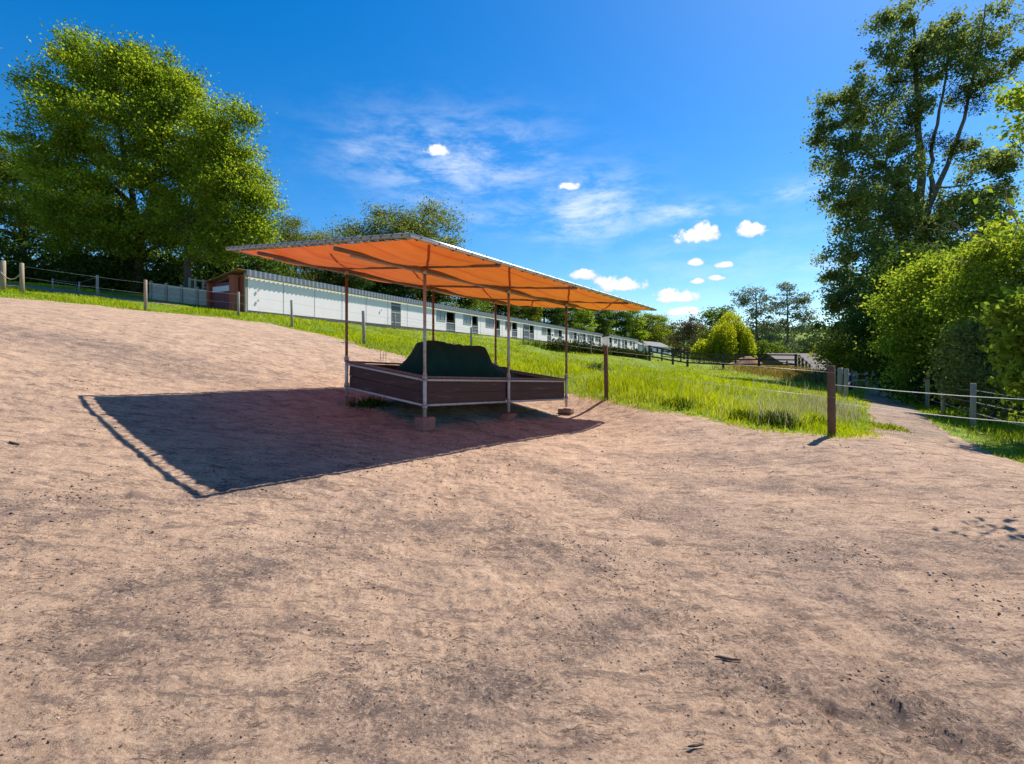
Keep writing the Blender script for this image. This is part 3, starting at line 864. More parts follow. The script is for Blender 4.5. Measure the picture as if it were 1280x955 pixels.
    for i, mm in enumerate(('silver', 'greypipe', 'greypipe', 'greypipe')):
        (u0, v0), (u1, v1) = e[i], e[(i + 1) % 4]
        m = MB()
        k = 9
        m.tube([R(u0 + (u1 - u0) * t / k, v0 + (v1 - v0) * t / k, .0) for t in range(k + 1)], .034, 10)
        m.build('edge_pipe', M[mm], root, True)
    # tarpaulin, laced inside the pipes
    iu0, iu1, iv0, iv1 = .15, .05, .055, .06
    nu, nv = 110, 66
    uu = np.linspace(-L1 + iu0, LEN + L2 - iu1, nu); vv = np.linspace(-W1 + iv0, WID + W2 - iv1, nv)
    V, Fc = [], []
    supp = [-L1, 0.07, mid + .07, LEN + .07, LEN + L2]
    def sag(u):
        for a, b in zip(supp[:-1], supp[1:]):
            if a <= u <= b:
                t = (u - a) / (b - a)
                return 4 * t * (1 - t) * .11
        return 0
    wob = fbm(uu[:, None] * 1.4 + 0 * vv[None], vv[None] * 1.4 + 0 * uu[:, None], 88, 3)
    for i, u in enumerate(uu):
        for j, v in enumerate(vv):
            tv = (v + W1) / (WID + W1 + W2)
            edge = min(1.0, min(u + L1, LEN + L2 - u, v + W1, WID + W2 - v) / .5)
            su = u
            vj = v
            # scalloped edge where the cord pulls
            if i == 0: su = u + .012 * abs(math.sin(math.pi * (v + W1) / .46))
            if j == 0: vj = v + .012 * abs(math.sin(math.pi * (u + L1) / .7))
            z = -.006 - sag(u) * edge - (wob[i, j] - .4) * .07 * edge - .012 * math.sin(v * 11 + 1.5 * math.sin(u * .9)) * edge
            V.append(R(su, vj, z))
    me = np_mesh('canopy', np.array([tuple(p) for p in V]), [grid_faces(nu, nv)], True)
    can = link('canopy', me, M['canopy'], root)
    def under(u, v):
        edge = min(1.0, min(u + L1, LEN + L2 - u, v + W1, WID + W2 - v) / .5)
        return R(u, v, -.012 - sag(u) * edge - .01)
    for (ua, va), (ub, vb) in [((.02, -.05), (-1.5, -1.7)), ((mid, -.05), (.42, -1.7)), ((LEN, -.05), (2.5, -1.7)), ((.02, WID - .05), (-1.5, WID - 1.7)), ((mid, WID - .05), (.42, WID - 1.7)), ((LEN, WID - .05), (2.5, WID - 1.7)),
                               ((LEN + L2 - .2, -.1), (LEN - .4, -1.7)), ((LEN + L2 - .2, WID - .1), (LEN - .4, WID - 1.7))]:
        m = MB()
        k = 10
        dv = Vector((ub - ua, vb - va, 0)).normalized()
        ou, ov = -dv.y * .02, dv.x * .02
        vs = []
        for i in range(k + 1):
            t = i / k
            u, v = ua + (ub - ua) * t, va + (vb - va) * t
            vs += [under(u - ou, v - ov), under(u + ou, v + ov), under(u + ou, v + ov) + Vector((0, 0, .004)), under(u - ou, v - ov) + Vector((0, 0, .004))]
        fs = []
        for i in range(k):
            q = i * 4
            for c in range(4): fs.append((q + c, q + (c + 1) % 4, q + 4 + (c + 1) % 4, q + 4 + c))
        m.add(vs, fs)
        m.build('strap', M['strap'], can)
    # cords: one continuous lacing on each side
    def lacing(p0, p1, inset, step, name='lacing_cord'):
        (u0, v0), (u1, v1) = p0, p1
        Ls = math.hypot(u1 - u0, v1 - v0)
        du, dv = (u1 - u0) / Ls, (v1 - v0) / Ls
        nu_, nv_ = -dv, du                                 # inwards (corners run counter-clockwise)
        m = MB()
        n = int(Ls / step)
        pts = []
        for i in range(n):
            s = (i + .5) * step
            for ds, dn, dz in ((-.05, inset, -.014), (-.03, inset * .4, -.04), (0, -.042, -.006), (.012, 0, .046), (.04, inset * .55, .032), (.06, inset + .015, .006), (.07, inset + .01, -.012)):
                pts.append(R(u0 + du * (s + ds) + nu_ * dn, v0 + dv * (s + ds) + nv_ * dn, dz))
        m.tube(pts, .0095, 5)
        m.build(name, M['rope_black'], root, True)
    ins = [(iv0, .36), (iu1, .3), (iv1, .36), (iu0, .23)]
    for i in range(4):
        lacing(e[i], e[(i + 1) % 4], ins[i][0], ins[i][1])
    return R
build_shelter()

def build_hay():
    root_z = Hs(*uv(2.2, 1.25).to_2d())
    nu, nv = 130, 70
    V = []
    uu = np.linspace(.22, 4.75, nu); vv = np.linspace(.2, WID - .2, nv)
    U, Vv = np.meshgrid(uu, vv, indexing='ij')
    P = A0.to_tuple()
    X = P[0] + UD.x * U + VD.x * Vv; Y = P[1] + UD.y * U + VD.y * Vv
    lat = (X + .08 * (Y - 12.3)) * 12.3 / Y          # position along the heap's long crest
    xs = np.linspace(-4, 1.5, 400)
    pr = np.interp(xs, [-3.7, -3.36, -3.16, -2.9, -2.7, -2.54, -2.42, -2.2, -1.4, -.80, -.66, -.60, -.50, -.40, -.25, 0.0, .2, .45, .8],
                   [-1.0, -.55, -.24, -.05, .08, .26, .42, .47, .45, .41, .36, .26, .02, -.06, -.10, -.18, -.34, -.7, -1.0])
    k = np.exp(-np.linspace(-2, 2, 7) ** 2); k /= k.sum()
    pr = np.convolve(np.pad(pr, 3, 'edge'), k, 'valid')
    top = np.interp(lat, xs, pr)
    ed = np.minimum(np.minimum(Vv - .2, WID - .2 - Vv), np.minimum(U - .22, 4.75 - U))
    across = 1 - np.exp(-ed / .13)
    z = -1.0 + (top + 1.0) * across
    z = z + (fbm(U * 1.6, Vv * 1.6, 12, 3) - .5) * .10 + (vnoise(U * 6, Vv * 2.0, 14) - .5) * .06 + (np.abs(fbm(U * 2.2 + 3, Vv * 3.0, 19, 3) - .5) - .12) * .16
    z = np.maximum(z + ZC, H(X, Y) + .02)
    Fq = grid_faces(nu, nv)
    low = (ZC - .79 - .17 * U / LEN + .27 * Vv / WID + .06).ravel()
    Fq = Fq[(z.ravel()[Fq] > low[Fq]).all(1)]
    used, inv = np.unique(Fq.ravel(), return_inverse=True)
    me = np_mesh('covered_hay', np.stack([X, Y, z], -1).reshape(-1, 3)[used], [inv.reshape(-1, 4)], True)
    o = link('covered_hay', me, M['greencloth'])
    tag(o, 'hay heap under a dark green tarpaulin inside the feed rack', 'hay')
build_hay()

# little wire frame stuck in the yard behind the rack
g = G(479, 452)
m = MB()
for dx in (-.09, 0, .09): m.tube([(g.x + dx, g.y, g.z - .05), (g.x + dx * 1.1, g.y, g.z + .36)], .008, 6)
for zz in (.12, .24): m.tube([(g.x - .11, g.y - .012, g.z + zz), (g.x + .11, g.y - .012, g.z + zz)], .006, 6)
tag(m.build('wire_stakes', M['rust']), 'thin wire stakes standing in the yard behind the feed rack', 'stakes')

def stick(px, py, L, ang, label, r=.014):
    g = G(px, py)
    pts = []
    for i in range(7):
        t = i / 6 - .5
        x = g.x + math.cos(ang) * t * L - math.sin(ang) * .06 * L * math.sin(5 * t); y = g.y + math.sin(ang) * t * L + math.cos(ang) * .06 * L * math.sin(5 * t)
        pts.append((x, y, zyard(x, y) + .014))
    m = MB(); m.tube(pts, [r * .5, r, r * 1.15, r, r * .9, r * .8, r * .4], 7)
    tag(m.build('stick', M['stick'], None, True), label, 'stick', 'sticks on the yard')
stick(910, 828, .17, -.12, 'short dark stick lying on the bare ground at lower right', .009)
stick(870, 941, .09, .1, 'tiny dark stick at the very bottom of the yard', .006)
stick(18, 558, .24, -.5, 'thin brown stick at the left edge of the yard', .012)

# ------------------------------------------------------------------ fences
def post_mesh(p, h, r, lean=(0, 0), n=9):
    m = MB()
    m.tube([(p.x, p.y, p.z - .25), (p.x + lean[0] * .5, p.y + lean[1] * .5, p.z + h * .5), (p.x + lean[0], p.y + lean[1], p.z + h - .015), (p.x + lean[0], p.y + lean[1], p.z + h)],
           [r, r * .98, r * .96, r * .8], n)
    return m
def px_post(px, yt, yb):
    g = G(px, yb)
    return g, max(.5, (yb - yt) / F * g.y)
def wire_mesh(pts, r, sag=.03, flat=False):
    m = MB()
    full = []
    for a, b in zip(pts[:-1], pts[1:]):
        for t in (0, .25, .5, .75):
            q = a.lerp(b, t); q.z -= sag * 4 * t * (1 - t); full.append(q)
    full.append(pts[-1])
    m.tube(full, r, 5)
    return m

def wire_fence(name, label, plist, mats, radii, fracs, wr=.006, wmat='wire', cat='fence', wsag=.03, lean=.03):
    first = plist[0][0]
    root = empty(name, first, label, cat)
    for (g, h), mt, r in zip(plist, mats, radii):
        ln = (random.uniform(-lean, lean), random.uniform(-lean, lean))
        post_mesh(g, h, r, ln).build('post', M[mt], root, True)
    for f in fracs:
        pts = [Vector((g.x, g.y - r - wr, g.z + h * f)) for (g, h), r in zip(plist, radii)]
        wire_mesh(pts, wr, wsag).build('wire', M[wmat], root, True)
    return root
front = [px_post(*p) for p in [(28, 329, 367.5), (182, 350, 388), (298, 365, 396), (365, 375, 409), (455, 388.5, 430), (758, 432, 499), (1040, 457, 545)]]
wire_fence('wire_fence', 'long wire fence on wooden posts along the yard edge of the meadow', front,
           ['postpale', 'postpale', 'postgrey', 'postgrey', 'postgrey', 'postbrown', 'postbrown'], [.085, .07, .062, .062, .065, .062, .078], [.9, .55], .0032, 'wire')
back = [px_post(*p) for p in [(409, 380, 400), (493, 392, 412), (589, 409, 433), (654, 410, 431), (723, 418, 441), (739, 420, 443), (804, 427, 449)]]
wire_fence('wire_fence', 'thin grey-post wire fence across the meadow in front of the stables', back, ['postgrey'] * 7, [.07] * 7, [.9, .5], .006)
trackf = [px_post(*p) for p in [(66, 348, 362), (99, 352, 365), (122, 344, 370)]]
wire_fence('wire_fence', 'thin wire fence beside the dirt track under the tall left trees', trackf, ['postgrey'] * 3, [.04, .04, .07], [.9, .5], .006)
rope_p = [px_post(4, 326, 364)]
root = empty('rope_gate', rope_p[0][0], 'pale rope hung between two posts at the far left of the yard', 'gate')
post_mesh(rope_p[0][0], rope_p[0][1], .10).build('post', M['postpale'], root, True)
a = Vector((rope_p[0][0].x, rope_p[0][0].y - .11, rope_p[0][0].z + rope_p[0][1] * .62)); b = Vector((front[0][0].x, front[0][0].y - .11, front[0][0].z + front[0][1] * .62))
wire_mesh([a, b], .022, .28).build('rope', M['ropebeige'], root, True)

endp = (gnd(12.0, 10.5), 1.5)
tp = front[-1]
root = empty('tape_gate', endp[0], 'two white electric tapes stretched across the mouth of the path', 'gate')
post_mesh(endp[0], 1.5, .07).build('post', M['postgrey'], root, True)
for z0, z1 in ((-.43, -.79), (-.80, -1.32)):
    wire_mesh([Vector((tp[0].x, tp[0].y - .11, z0 + ZC)), Vector((endp[0].x, endp[0].y - .08, z1 + ZC))], .0072, .05).build('tape', M['tape'], root, True)

rightf = [px_post(*p) for p in [(1216, 479, 535), (1179.5, 476, 519), (1159, 474, 511), (1144, 474, 504), (1136, 473, 498)]]
wire_fence('wire_fence', 'grey-post wire fence along the right side of the path under the bushes', [endp] + rightf, ['postgrey'] * 6, [.07, .075, .08, .08, .07, .07], [.84, .58, .34], .0055, 'wire')

def path_posts():
    root = empty('post_and_rail_fence', G(1052, 498), 'weathered post and rail fence along the left side of the path', 'fence')
    L = [(1050, 460, 497, .14), (1057, 461, 499, .12), (1065, 463, 486, .11), (1070, 464, 484, .13), (1082, 464, 485, .16), (1092, 463, 486, .14), (1099, 468, 486, .10)]
    pts = []
    for px, a, b, r in L:
        g, h = px_post(px, a, b)
        h = min(h, 2.0)
        post_mesh(g, h, r * .75, (random.uniform(-.06, .06), 0)).build('post', M['postgrey'] if px < 1060 else M['postpale'], root, True)
        pts.append((g, h))
    for f in (.82, .45):
        m = MB()
        for (g, h), (g2, h2) in list(zip(pts, pts[1:]))[1:4]:
            m.beam((g.x, g.y - .1, g.z + h * f), (g2.x, g2.y - .1, g2.z + h2 * f), .04, .11)
        m.build('rail', M['postgrey'], root)
    g, h = px_post(1061.5, 465, 488)
    m = MB()
    m.tube([(g.x, g.y - .1, g.z + .05), (g.x + .02, g.y - .1, g.z + h * .5), (g.x, g.y - .08, g.z + h)], [.17, .14, .08], 8)
    tag(m.build('blue_cloth', M['blue'], None, True), 'dark blue cloth draped on the rail fence beside the path', 'cloth')
    for px, a, b, ln, lb in ((1021, 465, 480.5, -.12, 'thin leaning post in the meadow, left one of the pair'), (1027, 462, 480, .03, 'thin upright post in the meadow, right one of the pair')):
        g, h = px_post(px, a, b)
        tag(post_mesh(g, h, .07, (ln, 0)).build('stake', M['darktimber'], None, True), lb, 'post', 'thin posts in the meadow')
path_posts()

def timber_fence():
    root = empty('timber_fence', gnd(16.7, 47.5), 'dark timber paddock fence with three rails beyond the meadow', 'fence')
    cols = [(12.8, 46.5), (15.2, 47.2), (16.7, 47.5), (20.1, 47.5), (23.5, 47.5), (27, 47.5), (29.1, 50.6), (31.3, 53.8), (33.6, 57), (36, 60.4), (38.6, 64.1), (41.4, 68.2), (45.2, 73.6), (49.6, 80)]
    P = [gnd(x, y) for x, y in cols]
    for p in P:
        m = MB(); m.frame_box((p.x, p.y, p.z + .64), (.085, 0, 0), (0, .085, 0), (0, 0, .82))
        m.build('post', M['darktimber'], root)
    for f in (.45, .90, 1.36):
        m = MB()
        for a, b in zip(P, P[1:]):
            d = (b - a).normalized() * .09
            m.beam((a.x + d.x, a.y + d.y, a.z + f), (b.x - d.x, b.y - d.y, b.z + f), .05, .13)
        m.build('rail', M['darktimber'], root)
    root2 = empty('timber_fence', gnd(18, 55), 'second dark paddock fence standing behind the first near the willow', 'fence')
    P = [gnd(16.5 + 2.3 * i, 55 + .6 * i) for i in range(9)]
    for p in P:
        m = MB(); m.frame_box((p.x, p.y, p.z + .6), (.07, 0, 0), (0, .07, 0), (0, 0, .75)); m.build('post', M['darktimber'], root2)
    for f in (.5, 1.1):
        m = MB()
        for a, b in zip(P, P[1:]): m.beam((a.x + .08, a.y, a.z + f), (b.x - .08, b.y, b.z + f), .05, .11)
        m.build('rail', M['darktimber'], root2)
timber_fence()

# ------------------------------------------------------------------ stables
def st(px, off=0.0):
    k = (px - CX) / F
    o = STABLE_S0 - SN * off
    return (o.x - k * o.y) / (k * SE.y - SE.x)
def build_stable(name, label, s0, s1, off, doors, windows, solid, depth, ztop, zbase, rib):
    o = STABLE_S0 - SN * off
    root = empty(name, (o + SE * s0) + Vector((0, 0, zbase + ZC)), label, 'stable')
    def W(s, n, z): p = o + SE * s + SN * n; return Vector((p.x, p.y, z + ZC))
    def slab(m, sa, sb, na, nb, za, zb):
        c = (W(sa, na, za) + W(sb, nb, zb)) / 2
        m.frame_box(c, SE * (sb - sa) / 2, SN * (nb - na) / 2, (0, 0, (zb - za) / 2))
    zf = ztop - .33; zd = zbase + 1.98; zs = zbase + 1.0; zpl = zbase + .16; zw0 = zbase + 1.0
    ops = sorted([(a, b, 'd') for a, b in doors] + [(a, b, 'w') for a, b in windows] + [(a, b, 'g') for a, b in solid])
    T = .14
    m = MB()
    cur = s0
    for a, b, k in ops:
        if a - cur > .02: slab(m, cur, a - .002, 0, T, zpl, zf)
        slab(m, a, b, 0, T, zd, zf)
        if k == 'w': slab(m, a, b, .004, T, zpl, zw0)
        cur = b + .002
    if s1 - cur > .02: slab(m, cur, s1, 0, T, zpl, zf)
    slab(m, s0, s0 + T, T + .002, depth, zpl, ztop - .80)
    # gable ends rising to the front
    for s in (s0, s1 - T):
        vs = [W(s, T + .002, ztop - .80), W(s, depth, ztop - .80), W(s, T + .002, ztop - .36),
              W(s + T, T + .002, ztop - .80), W(s + T, depth, ztop - .80), W(s + T, T + .002, ztop - .36)]
        m.add(vs, [(0, 1, 2), (5, 4, 3), (0, 3, 4, 1), (1, 4, 5, 2), (2, 5, 3, 0)])
    slab(m, s1 - T, s1, T + .002, depth, zpl, ztop - .80)
    m.build('wall', M['white'], root)
    m = MB(); slab(m, s0 + T + .01, s1 - T - .01, depth - T, depth - .005, zpl, ztop - .86)
    slab(m, s0 + T + .01, s1 - T - .01, .3, depth - T - .01, zpl - .1, zpl + .02)
    m.build('inner_wall', M['inside'], root)
    m = MB(); slab(m, s0 - .01, s1 + .01, -.015, depth + .01, zbase - .8, zpl - .004)
    m.build('plinth', M['plinth'], root)
    # joints between the cladding panels
    m = MB()
    s = s0 + 2.4
    while s < s1 - 1:
        if all(not (a - .1 < s < b + .1) for a, b, k in ops): slab(m, s - .02, s + .02, -.009, -.002, zpl + .02, zf - .02)
        s += 2.4
    if m.n: m.build('joint_strip', M['frame'], root)
    # ribbed fascia
    n = int((s1 - s0 + .4) / rib)
    V, Fc = [], []
    for i in range(n * 2 + 1):
        s = s0 - .2 + (s1 - s0 + .4) * i / (n * 2)
        dn = -.205 if i % 2 else -.175
        V += [W(s, dn, ztop - .36), W(s, dn, ztop), W(s, dn + .05, ztop), W(s, dn + .05, ztop - .36)]
    for i in range(n * 2):
        b = i * 4
        for k in range(4): Fc.append((b + k, b + (k + 1) % 4, b + 4 + (k + 1) % 4, b + 4 + k))
    Fc += [(0, 3, 2, 1), (n * 8, n * 8 + 1, n * 8 + 2, n * 8 + 3)]
    mm = MB(); mm.add(V, Fc); mm.build('fascia', M['corr'], root)
    m = MB()
    a0, a1 = W(s0 - .2, -.10, ztop - .05), W(s1 + .2, -.10, ztop - .05)
    b0, b1 = W(s0 - .2, depth + .3, ztop - .85), W(s1 + .2, depth + .3, ztop - .85)
    up = Vector((0, 0, .05))
    m.add([a0, a1, b1, b0, a0 + up, a1 + up, b1 + up, b0 + up], [(0, 3, 2, 1), (4, 5, 6, 7), (0, 1, 5, 4), (1, 2, 6, 5), (2, 3, 7, 6), (3, 0, 4, 7)])
    m.build('roof', M['corr'], root)
    for a, b in doors:
        m = MB()
        slab(m, a + .03, b - .03, .03, .075, zpl - .02, zs)
        d = m.build('half_door', M['greydoor'], root)
        m = MB()
        slab(m, a + .03, b - .03, .012, .03, zs - .12, zs - .04); slab(m, a + .03, b - .03, .012, .03, zpl + .06, zpl + .14)
        m.build('ledge', M['frame'], d)
        m = MB()
        slab(m, a, a + .03, -.012, T + .01, zpl, zd); slab(m, b - .03, b, -.012, T + .01, zpl, zd); slab(m, a + .03, b - .03, -.012, T + .01, zd - .04, zd - .003)
        m.build('door_frame', M['frame'], root)
    for a, b in windows:
        m = MB()
        slab(m, a, a + .06, -.02, .08, zw0 + .003, zd - .003); slab(m, b - .06, b, -.02, .08, zw0 + .003, zd - .003)
        slab(m, a + .06, b - .06, -.02, .08, zd - .07, zd - .003); slab(m, a + .06, b - .06, -.03, .08, zw0 + .003, zw0 + .07)
        c = (a + b) / 2
        slab(m, c - .02, c + .02, -.01, .07, zw0 + .07, zd - .07)
        w = m.build('window', M['frame'], root)
        m = MB(); slab(m, a + .06, b - .06, .02, .03, zw0 + .07, zd - .07); m.build('pane', M['pane'], w)
    for a, b in solid:
        m = MB(); slab(m, a + .03, b - .03, .02, .075, zpl - .05, zd - .02)
        d = m.build('door', M['greydoor'], root)
        m = MB()
        for z in (zpl + .2, zpl + 1.0, zd - .25): slab(m, a + .04, b - .04, .005, .02, z, z + .09)
        m.build('ledge', M['frame'], d)
    return W, root
D1 = [(558, 569), (590, 597.5), (618.5, 625), (640, 646.5), (662, 667.5), (684, 689), (698, 702.5), (717.5, 721), (729, 732), (739, 742), (748.3, 751)]
W1_ = [(545.5, 557), (579, 589), (607, 617.5), (631.5, 639.2), (677, 683.3), (692.8, 697.4), (711.5, 716.9), (724, 728.5), (734, 738.5), (744, 747.9)]
conv = lambda L, off=0: [(st(a, off), st(b, off)) for a, b in L]
Wst, stable_root = build_stable('stable_building', 'long white stable with grey half doors and ribbed grey fascia behind the meadow', 0, st(752), 0, conv(D1), conv(W1_), conv([(489, 501), (654, 661.6)]), 3.7, 5.46, 2.97, .32)
build_stable('stable_building', 'shorter white stable at the far right end of the long one, set slightly forward', st(761, .8), st(797, .8), .8,
             conv([(761.6, 765), (781, 784)], .8), conv([(767.5, 771), (787, 790)], .8), conv([(772, 775.5), (777.5, 780.5), (791, 793.6)], .8), 4.5, 5.46, 2.97, .5)
m = MB()
for px, zz in ((322, 4.35), (322, 3.75), (476, 4.2)):
    p = Wst(st(px), -.06, zz); m.frame_box(p, SE * .04, SN * .02, (0, 0, .07))
m.build('wall_lamp', M['frame'], stable_root)

def red_shed():
    root = empty('red_shed', Wst(-.3, 1, 2.97), 'dark red lean-to with brick pillars at the left end of the long stable', 'shed')
    def slab(m, sa, sb, na, nb, za, zb):
        c = (Wst(sa, na, za) + Wst(sb, nb, zb)) / 2
        m.frame_box(c, SE * (sb - sa) / 2, SN * (nb - na) / 2, (0, 0, (zb - za) / 2))
    s = -.25
    m = MB(); slab(m, -.16, -.04, .0, .14, 2.6, 5.3); m.build('end_panel', M['tanwall'], root)
    m = MB(); slab(m, -.20, -.04, .15, .9, 2.6, 5.2); m.build('brick_wall', M['brick'], root)
    m = MB(); slab(m, -.62, -.30, .42, .80, 2.6, 5.02); slab(m, -.66, -.27, .38, .84, 5.02, 5.12); m.build('pillar', M['pillar'], root, False, .01)
    m = MB(); slab(m, -.62, -.34, 2.74, 2.94, 2.6, 4.74); slab(m, -.66, -.30, 2.70, 2.98, 4.74, 4.83); m.build('pillar', M['pillar'], root, False, .01)
    m = MB()
    for k in range(6): slab(m, -.45 + .006 * (k % 2), -.40, .86 + k * .31, .86 + (k + 1) * .31 - .012, 2.65, 4.66)
    m.build('door', M['redpaint'], root)
    m = MB(); slab(m, -.485, -.455, 1.0, 2.55, 4.26, 4.58); m.build('sign', M['sign'], root)
    m = MB()
    a, b = Wst(-.70, -.1, 5.40), Wst(-.70, 3.1, 4.84)
    a2, b2 = Wst(-.22, -.1, 5.40), Wst(-.22, 3.1, 4.84)
    up = Vector((0, 0, .045))
    m.add([a, a2, b2, b, a + up, a2 + up, b2 + up, b + up], [(0, 3, 2, 1), (4, 5, 6, 7), (0, 1, 5, 4), (1, 2, 6, 5), (2, 3, 7, 6), (3, 0, 4, 7)])
    m.build('roof', M['orangewood'], root)
    m = MB(); slab(m, -.38, -.2, .9, 2.7, 4.67, 4.80); m.build('lintel', M['redpaint'], root)
red_shed()

def plank_wall():
    a, b = at(189, 366, 30.5), at(266, 380, 30.5)
    root = empty('plank_wall', gnd(a.x, 30.5), 'low pale plank wall between the red lean-to and the dirt track', 'wall')
    n = 4
    for i in range(n + 1):
        t = i / n
        x = a.x + (b.x - a.x) * t
        z = Hs(x, 30.5)
        m = MB(); m.frame_box((x, 30.47, z + .48), (.07, 0, 0), (0, .06, 0), (0, 0, .62)); m.build('post', M['postgrey'], root)
    for i in range(n):
        x0, x1 = a.x + (b.x - a.x) * i / n + .08, a.x + (b.x - a.x) * (i + 1) / n - .08
        m = MB()
        for j in range(4):
            k = .12 + .25 * j
            m.beam((x0, 30.5, Hs(x0, 30.5) + k), (x1, 30.5, Hs(x1, 30.5) + k), .05, .24)
        m.build('plank_panel', M['planks'], root)
    m = MB()
    for px in (237, 244, 254, 262):
        p = at(px, 370, 31.2); z = Hs(p.x, 31.2); m.frame_box((p.x, 31.2, z + .8), (.05, 0, 0), (0, .05, 0), (0, 0, .8))
    pa, pb = at(237, 370, 31.2), at(262, 370, 31.2)
    m.beam((pa.x, 31.14, Hs(pa.x, 31.2) + 1.5), (pb.x, 31.14, Hs(pb.x, 31.2) + 1.5), .04, .08)
    tag(m.build('small_gate', M['postgrey']), 'small grey timber gate frame behind the pale plank wall', 'gate')
plank_wall()

def gable_house(name, label, a, b, depth, zb, ze, zr, wallm, roofm, wins, cat='house', over=.35, chim=False):
    a, b = Vector((a[0], a[1], 0)), Vector((b[0], b[1], 0))
    d = (b - a); L = d.length; d.normalize()
    n = Vector((-d.y, d.x, 0))
    if n.y < 0: n = -n
    root = empty(name, (a.x, a.y, zb + ZC), label, cat)
    def W(s, q, z): p = a + d * s + n * q; return Vector((p.x, p.y, z + ZC))
    m = MB()
    vs = []
    for s in (0, L): vs += [W(s, 0, zb - 1), W(s, depth, zb - 1), W(s, depth, ze), W(s, depth / 2, zr - .12), W(s, 0, ze)]
    m.add(vs, [(0, 1, 2, 3, 4), (9, 8, 7, 6, 5), (0, 4, 9, 5), (1, 6, 7, 2), (0, 5, 6, 1), (4, 3, 8, 9), (3, 2, 7, 8)])
    m.build('wall', wallm, root)
    m = MB()
    sl = (zr - ze) / (depth / 2)
    for sgn in (0, 1):
        q0 = -over if not sgn else depth + over
        z0 = ze - over * sl + .03
        p = [W(-over, q0, z0), W(L + over, q0, z0), W(L + over, depth / 2, zr + .03), W(-over, depth / 2, zr + .03)]
        up = Vector((0, 0, .16))
        m.add(p + [q + up for q in p], [(0, 1, 2, 3), (7, 6, 5, 4), (0, 4, 5, 1), (1, 5, 6, 2), (2, 6, 7, 3), (3, 7, 4, 0)])
    m.build('roof', roofm, root)
    for s, w, z0, z1 in wins:
        m = MB()
        c = (W(s, -.03, z0) + W(s + w, -.03, z1)) / 2
        m.frame_box(c, d * w / 2, n * .05, (0, 0, (z1 - z0) / 2))
        f = m.build('window', M['frame'], root)
        m = MB(); m.frame_box(c - n * .056, d * (w / 2 - .09), n * .012, (0, 0, (z1 - z0) / 2 - .09)); m.build('pane', M['inside'], f)
    return root
gable_house('white_house', 'low white building with grey gabled roof at the far right end of the stables', (35.2, 137), (51, 160), 7, 2.4, 5.15, 6.75, M['white'], M['roofgrey'],
            [(3 + 5.2 * i, 1.6, 3.5, 4.6) for i in range(5)])
gable_house('barn', 'low barn with a broad weathered grey roof behind the timber fence', (34.0, 60), (40.2, 61.0), 9, -2.8, -.7, 1.2, M['darkwall'], M['roofdark'], [(2, 1, -1.7, -.9)], 'barn', .5)

# red earth heap beyond the fence
def earth_heap():
    g = gnd(27.5, 58)
    n = 24
    V, q = [], np.linspace(-1, 1, n)
    X, Y = np.meshgrid(q, q, indexing='ij')
    z = np.exp(-(X ** 2 * 3 + Y ** 2 * 3)) * 1.5 + (fbm(X * 4, Y * 4, 3, 3) - .5) * .3 - .15
    wx, wy = g.x + X * 3.2, g.y + Y * 2.4
    me = np_mesh('earth_heap', np.stack([wx, wy, H(wx, wy) + z], -1).reshape(-1, 3), [grid_faces(n, n)[:, ::-1]], True)
    tag(link('earth_heap', me, M['mound']), 'red-brown earth heap behind the dark timber fence near the willow', 'heap')
earth_heap()

# ------------------------------------------------------------------ trees
def leaf_arrays(C, size, rg, up=.55, aspect=.6, droop=0.0):
    n = len(C)
    nrm = rg.normal(size=(n, 3)); nrm /= np.linalg.norm(nrm, axis=1)[:, None]
    nrm[:, 2] += up; nrm /= np.linalg.norm(nrm, axis=1)[:, None]
    t = rg.normal(size=(n, 3)); t[:, 2] -= droop
    t -= nrm * (t * nrm).sum(1)[:, None]; t /= np.linalg.norm(t, axis=1)[:, None] + 1e-9
    b = np.cross(nrm, t)
    s = size * rg.uniform(.6, 1.35, n)[:, None]
    V = np.empty((n, 4, 3))
    V[:, 0] = C - t * s * .5
    V[:, 1] = C + b * s * aspect * .5 + nrm * s * .12 - t * s * .05
    V[:, 2] = C + t * s * .5 - nrm * s * .06
    V[:, 3] = C - b * s * aspect * .5 + nrm * s * .12 - t * s * .05
    k = 4 * np.arange(n)[:, None]
    T = np.concatenate([k + np.array([[0, 1, 2]]), k + np.array([[0, 2, 3]])], 1).reshape(-1, 3)
    return V.reshape(-1, 3), T

def clump_points(blobs, per, crad, rg, shell=.45, flat=.42):
    """blobs: (centre, (rx,ry,rz), n clumps). Leaf centres gathered in uneven sprays, plus the clump centres."""
    cc, pts = [], []
    for c, rad, n in blobs:
        d = rg.normal(size=(n, 3)); d /= np.linalg.norm(d, axis=1)[:, None]
        rr = (shell + (1 - shell) * rg.random(n)) [:, None]
        q = np.array(c)[None] + d * rr * np.array(rad)[None]
        cc.append(q)
        for p in q:
            k = max(6, int(per * rg.uniform(.5, 1.5)))
            e = rg.normal(size=(k, 3)) * crad * rg.uniform(.6, 1.25)
            e[:, 2] *= flat
            # sprays droop outwards
            out = (p - np.array(c)); out /= np.linalg.norm(out) + 1e-6
            e += out[None] * np.abs(rg.normal(size=(k, 1))) * crad * .6
            pts.append(p + e)
    return np.concatenate(cc), np.concatenate(pts)

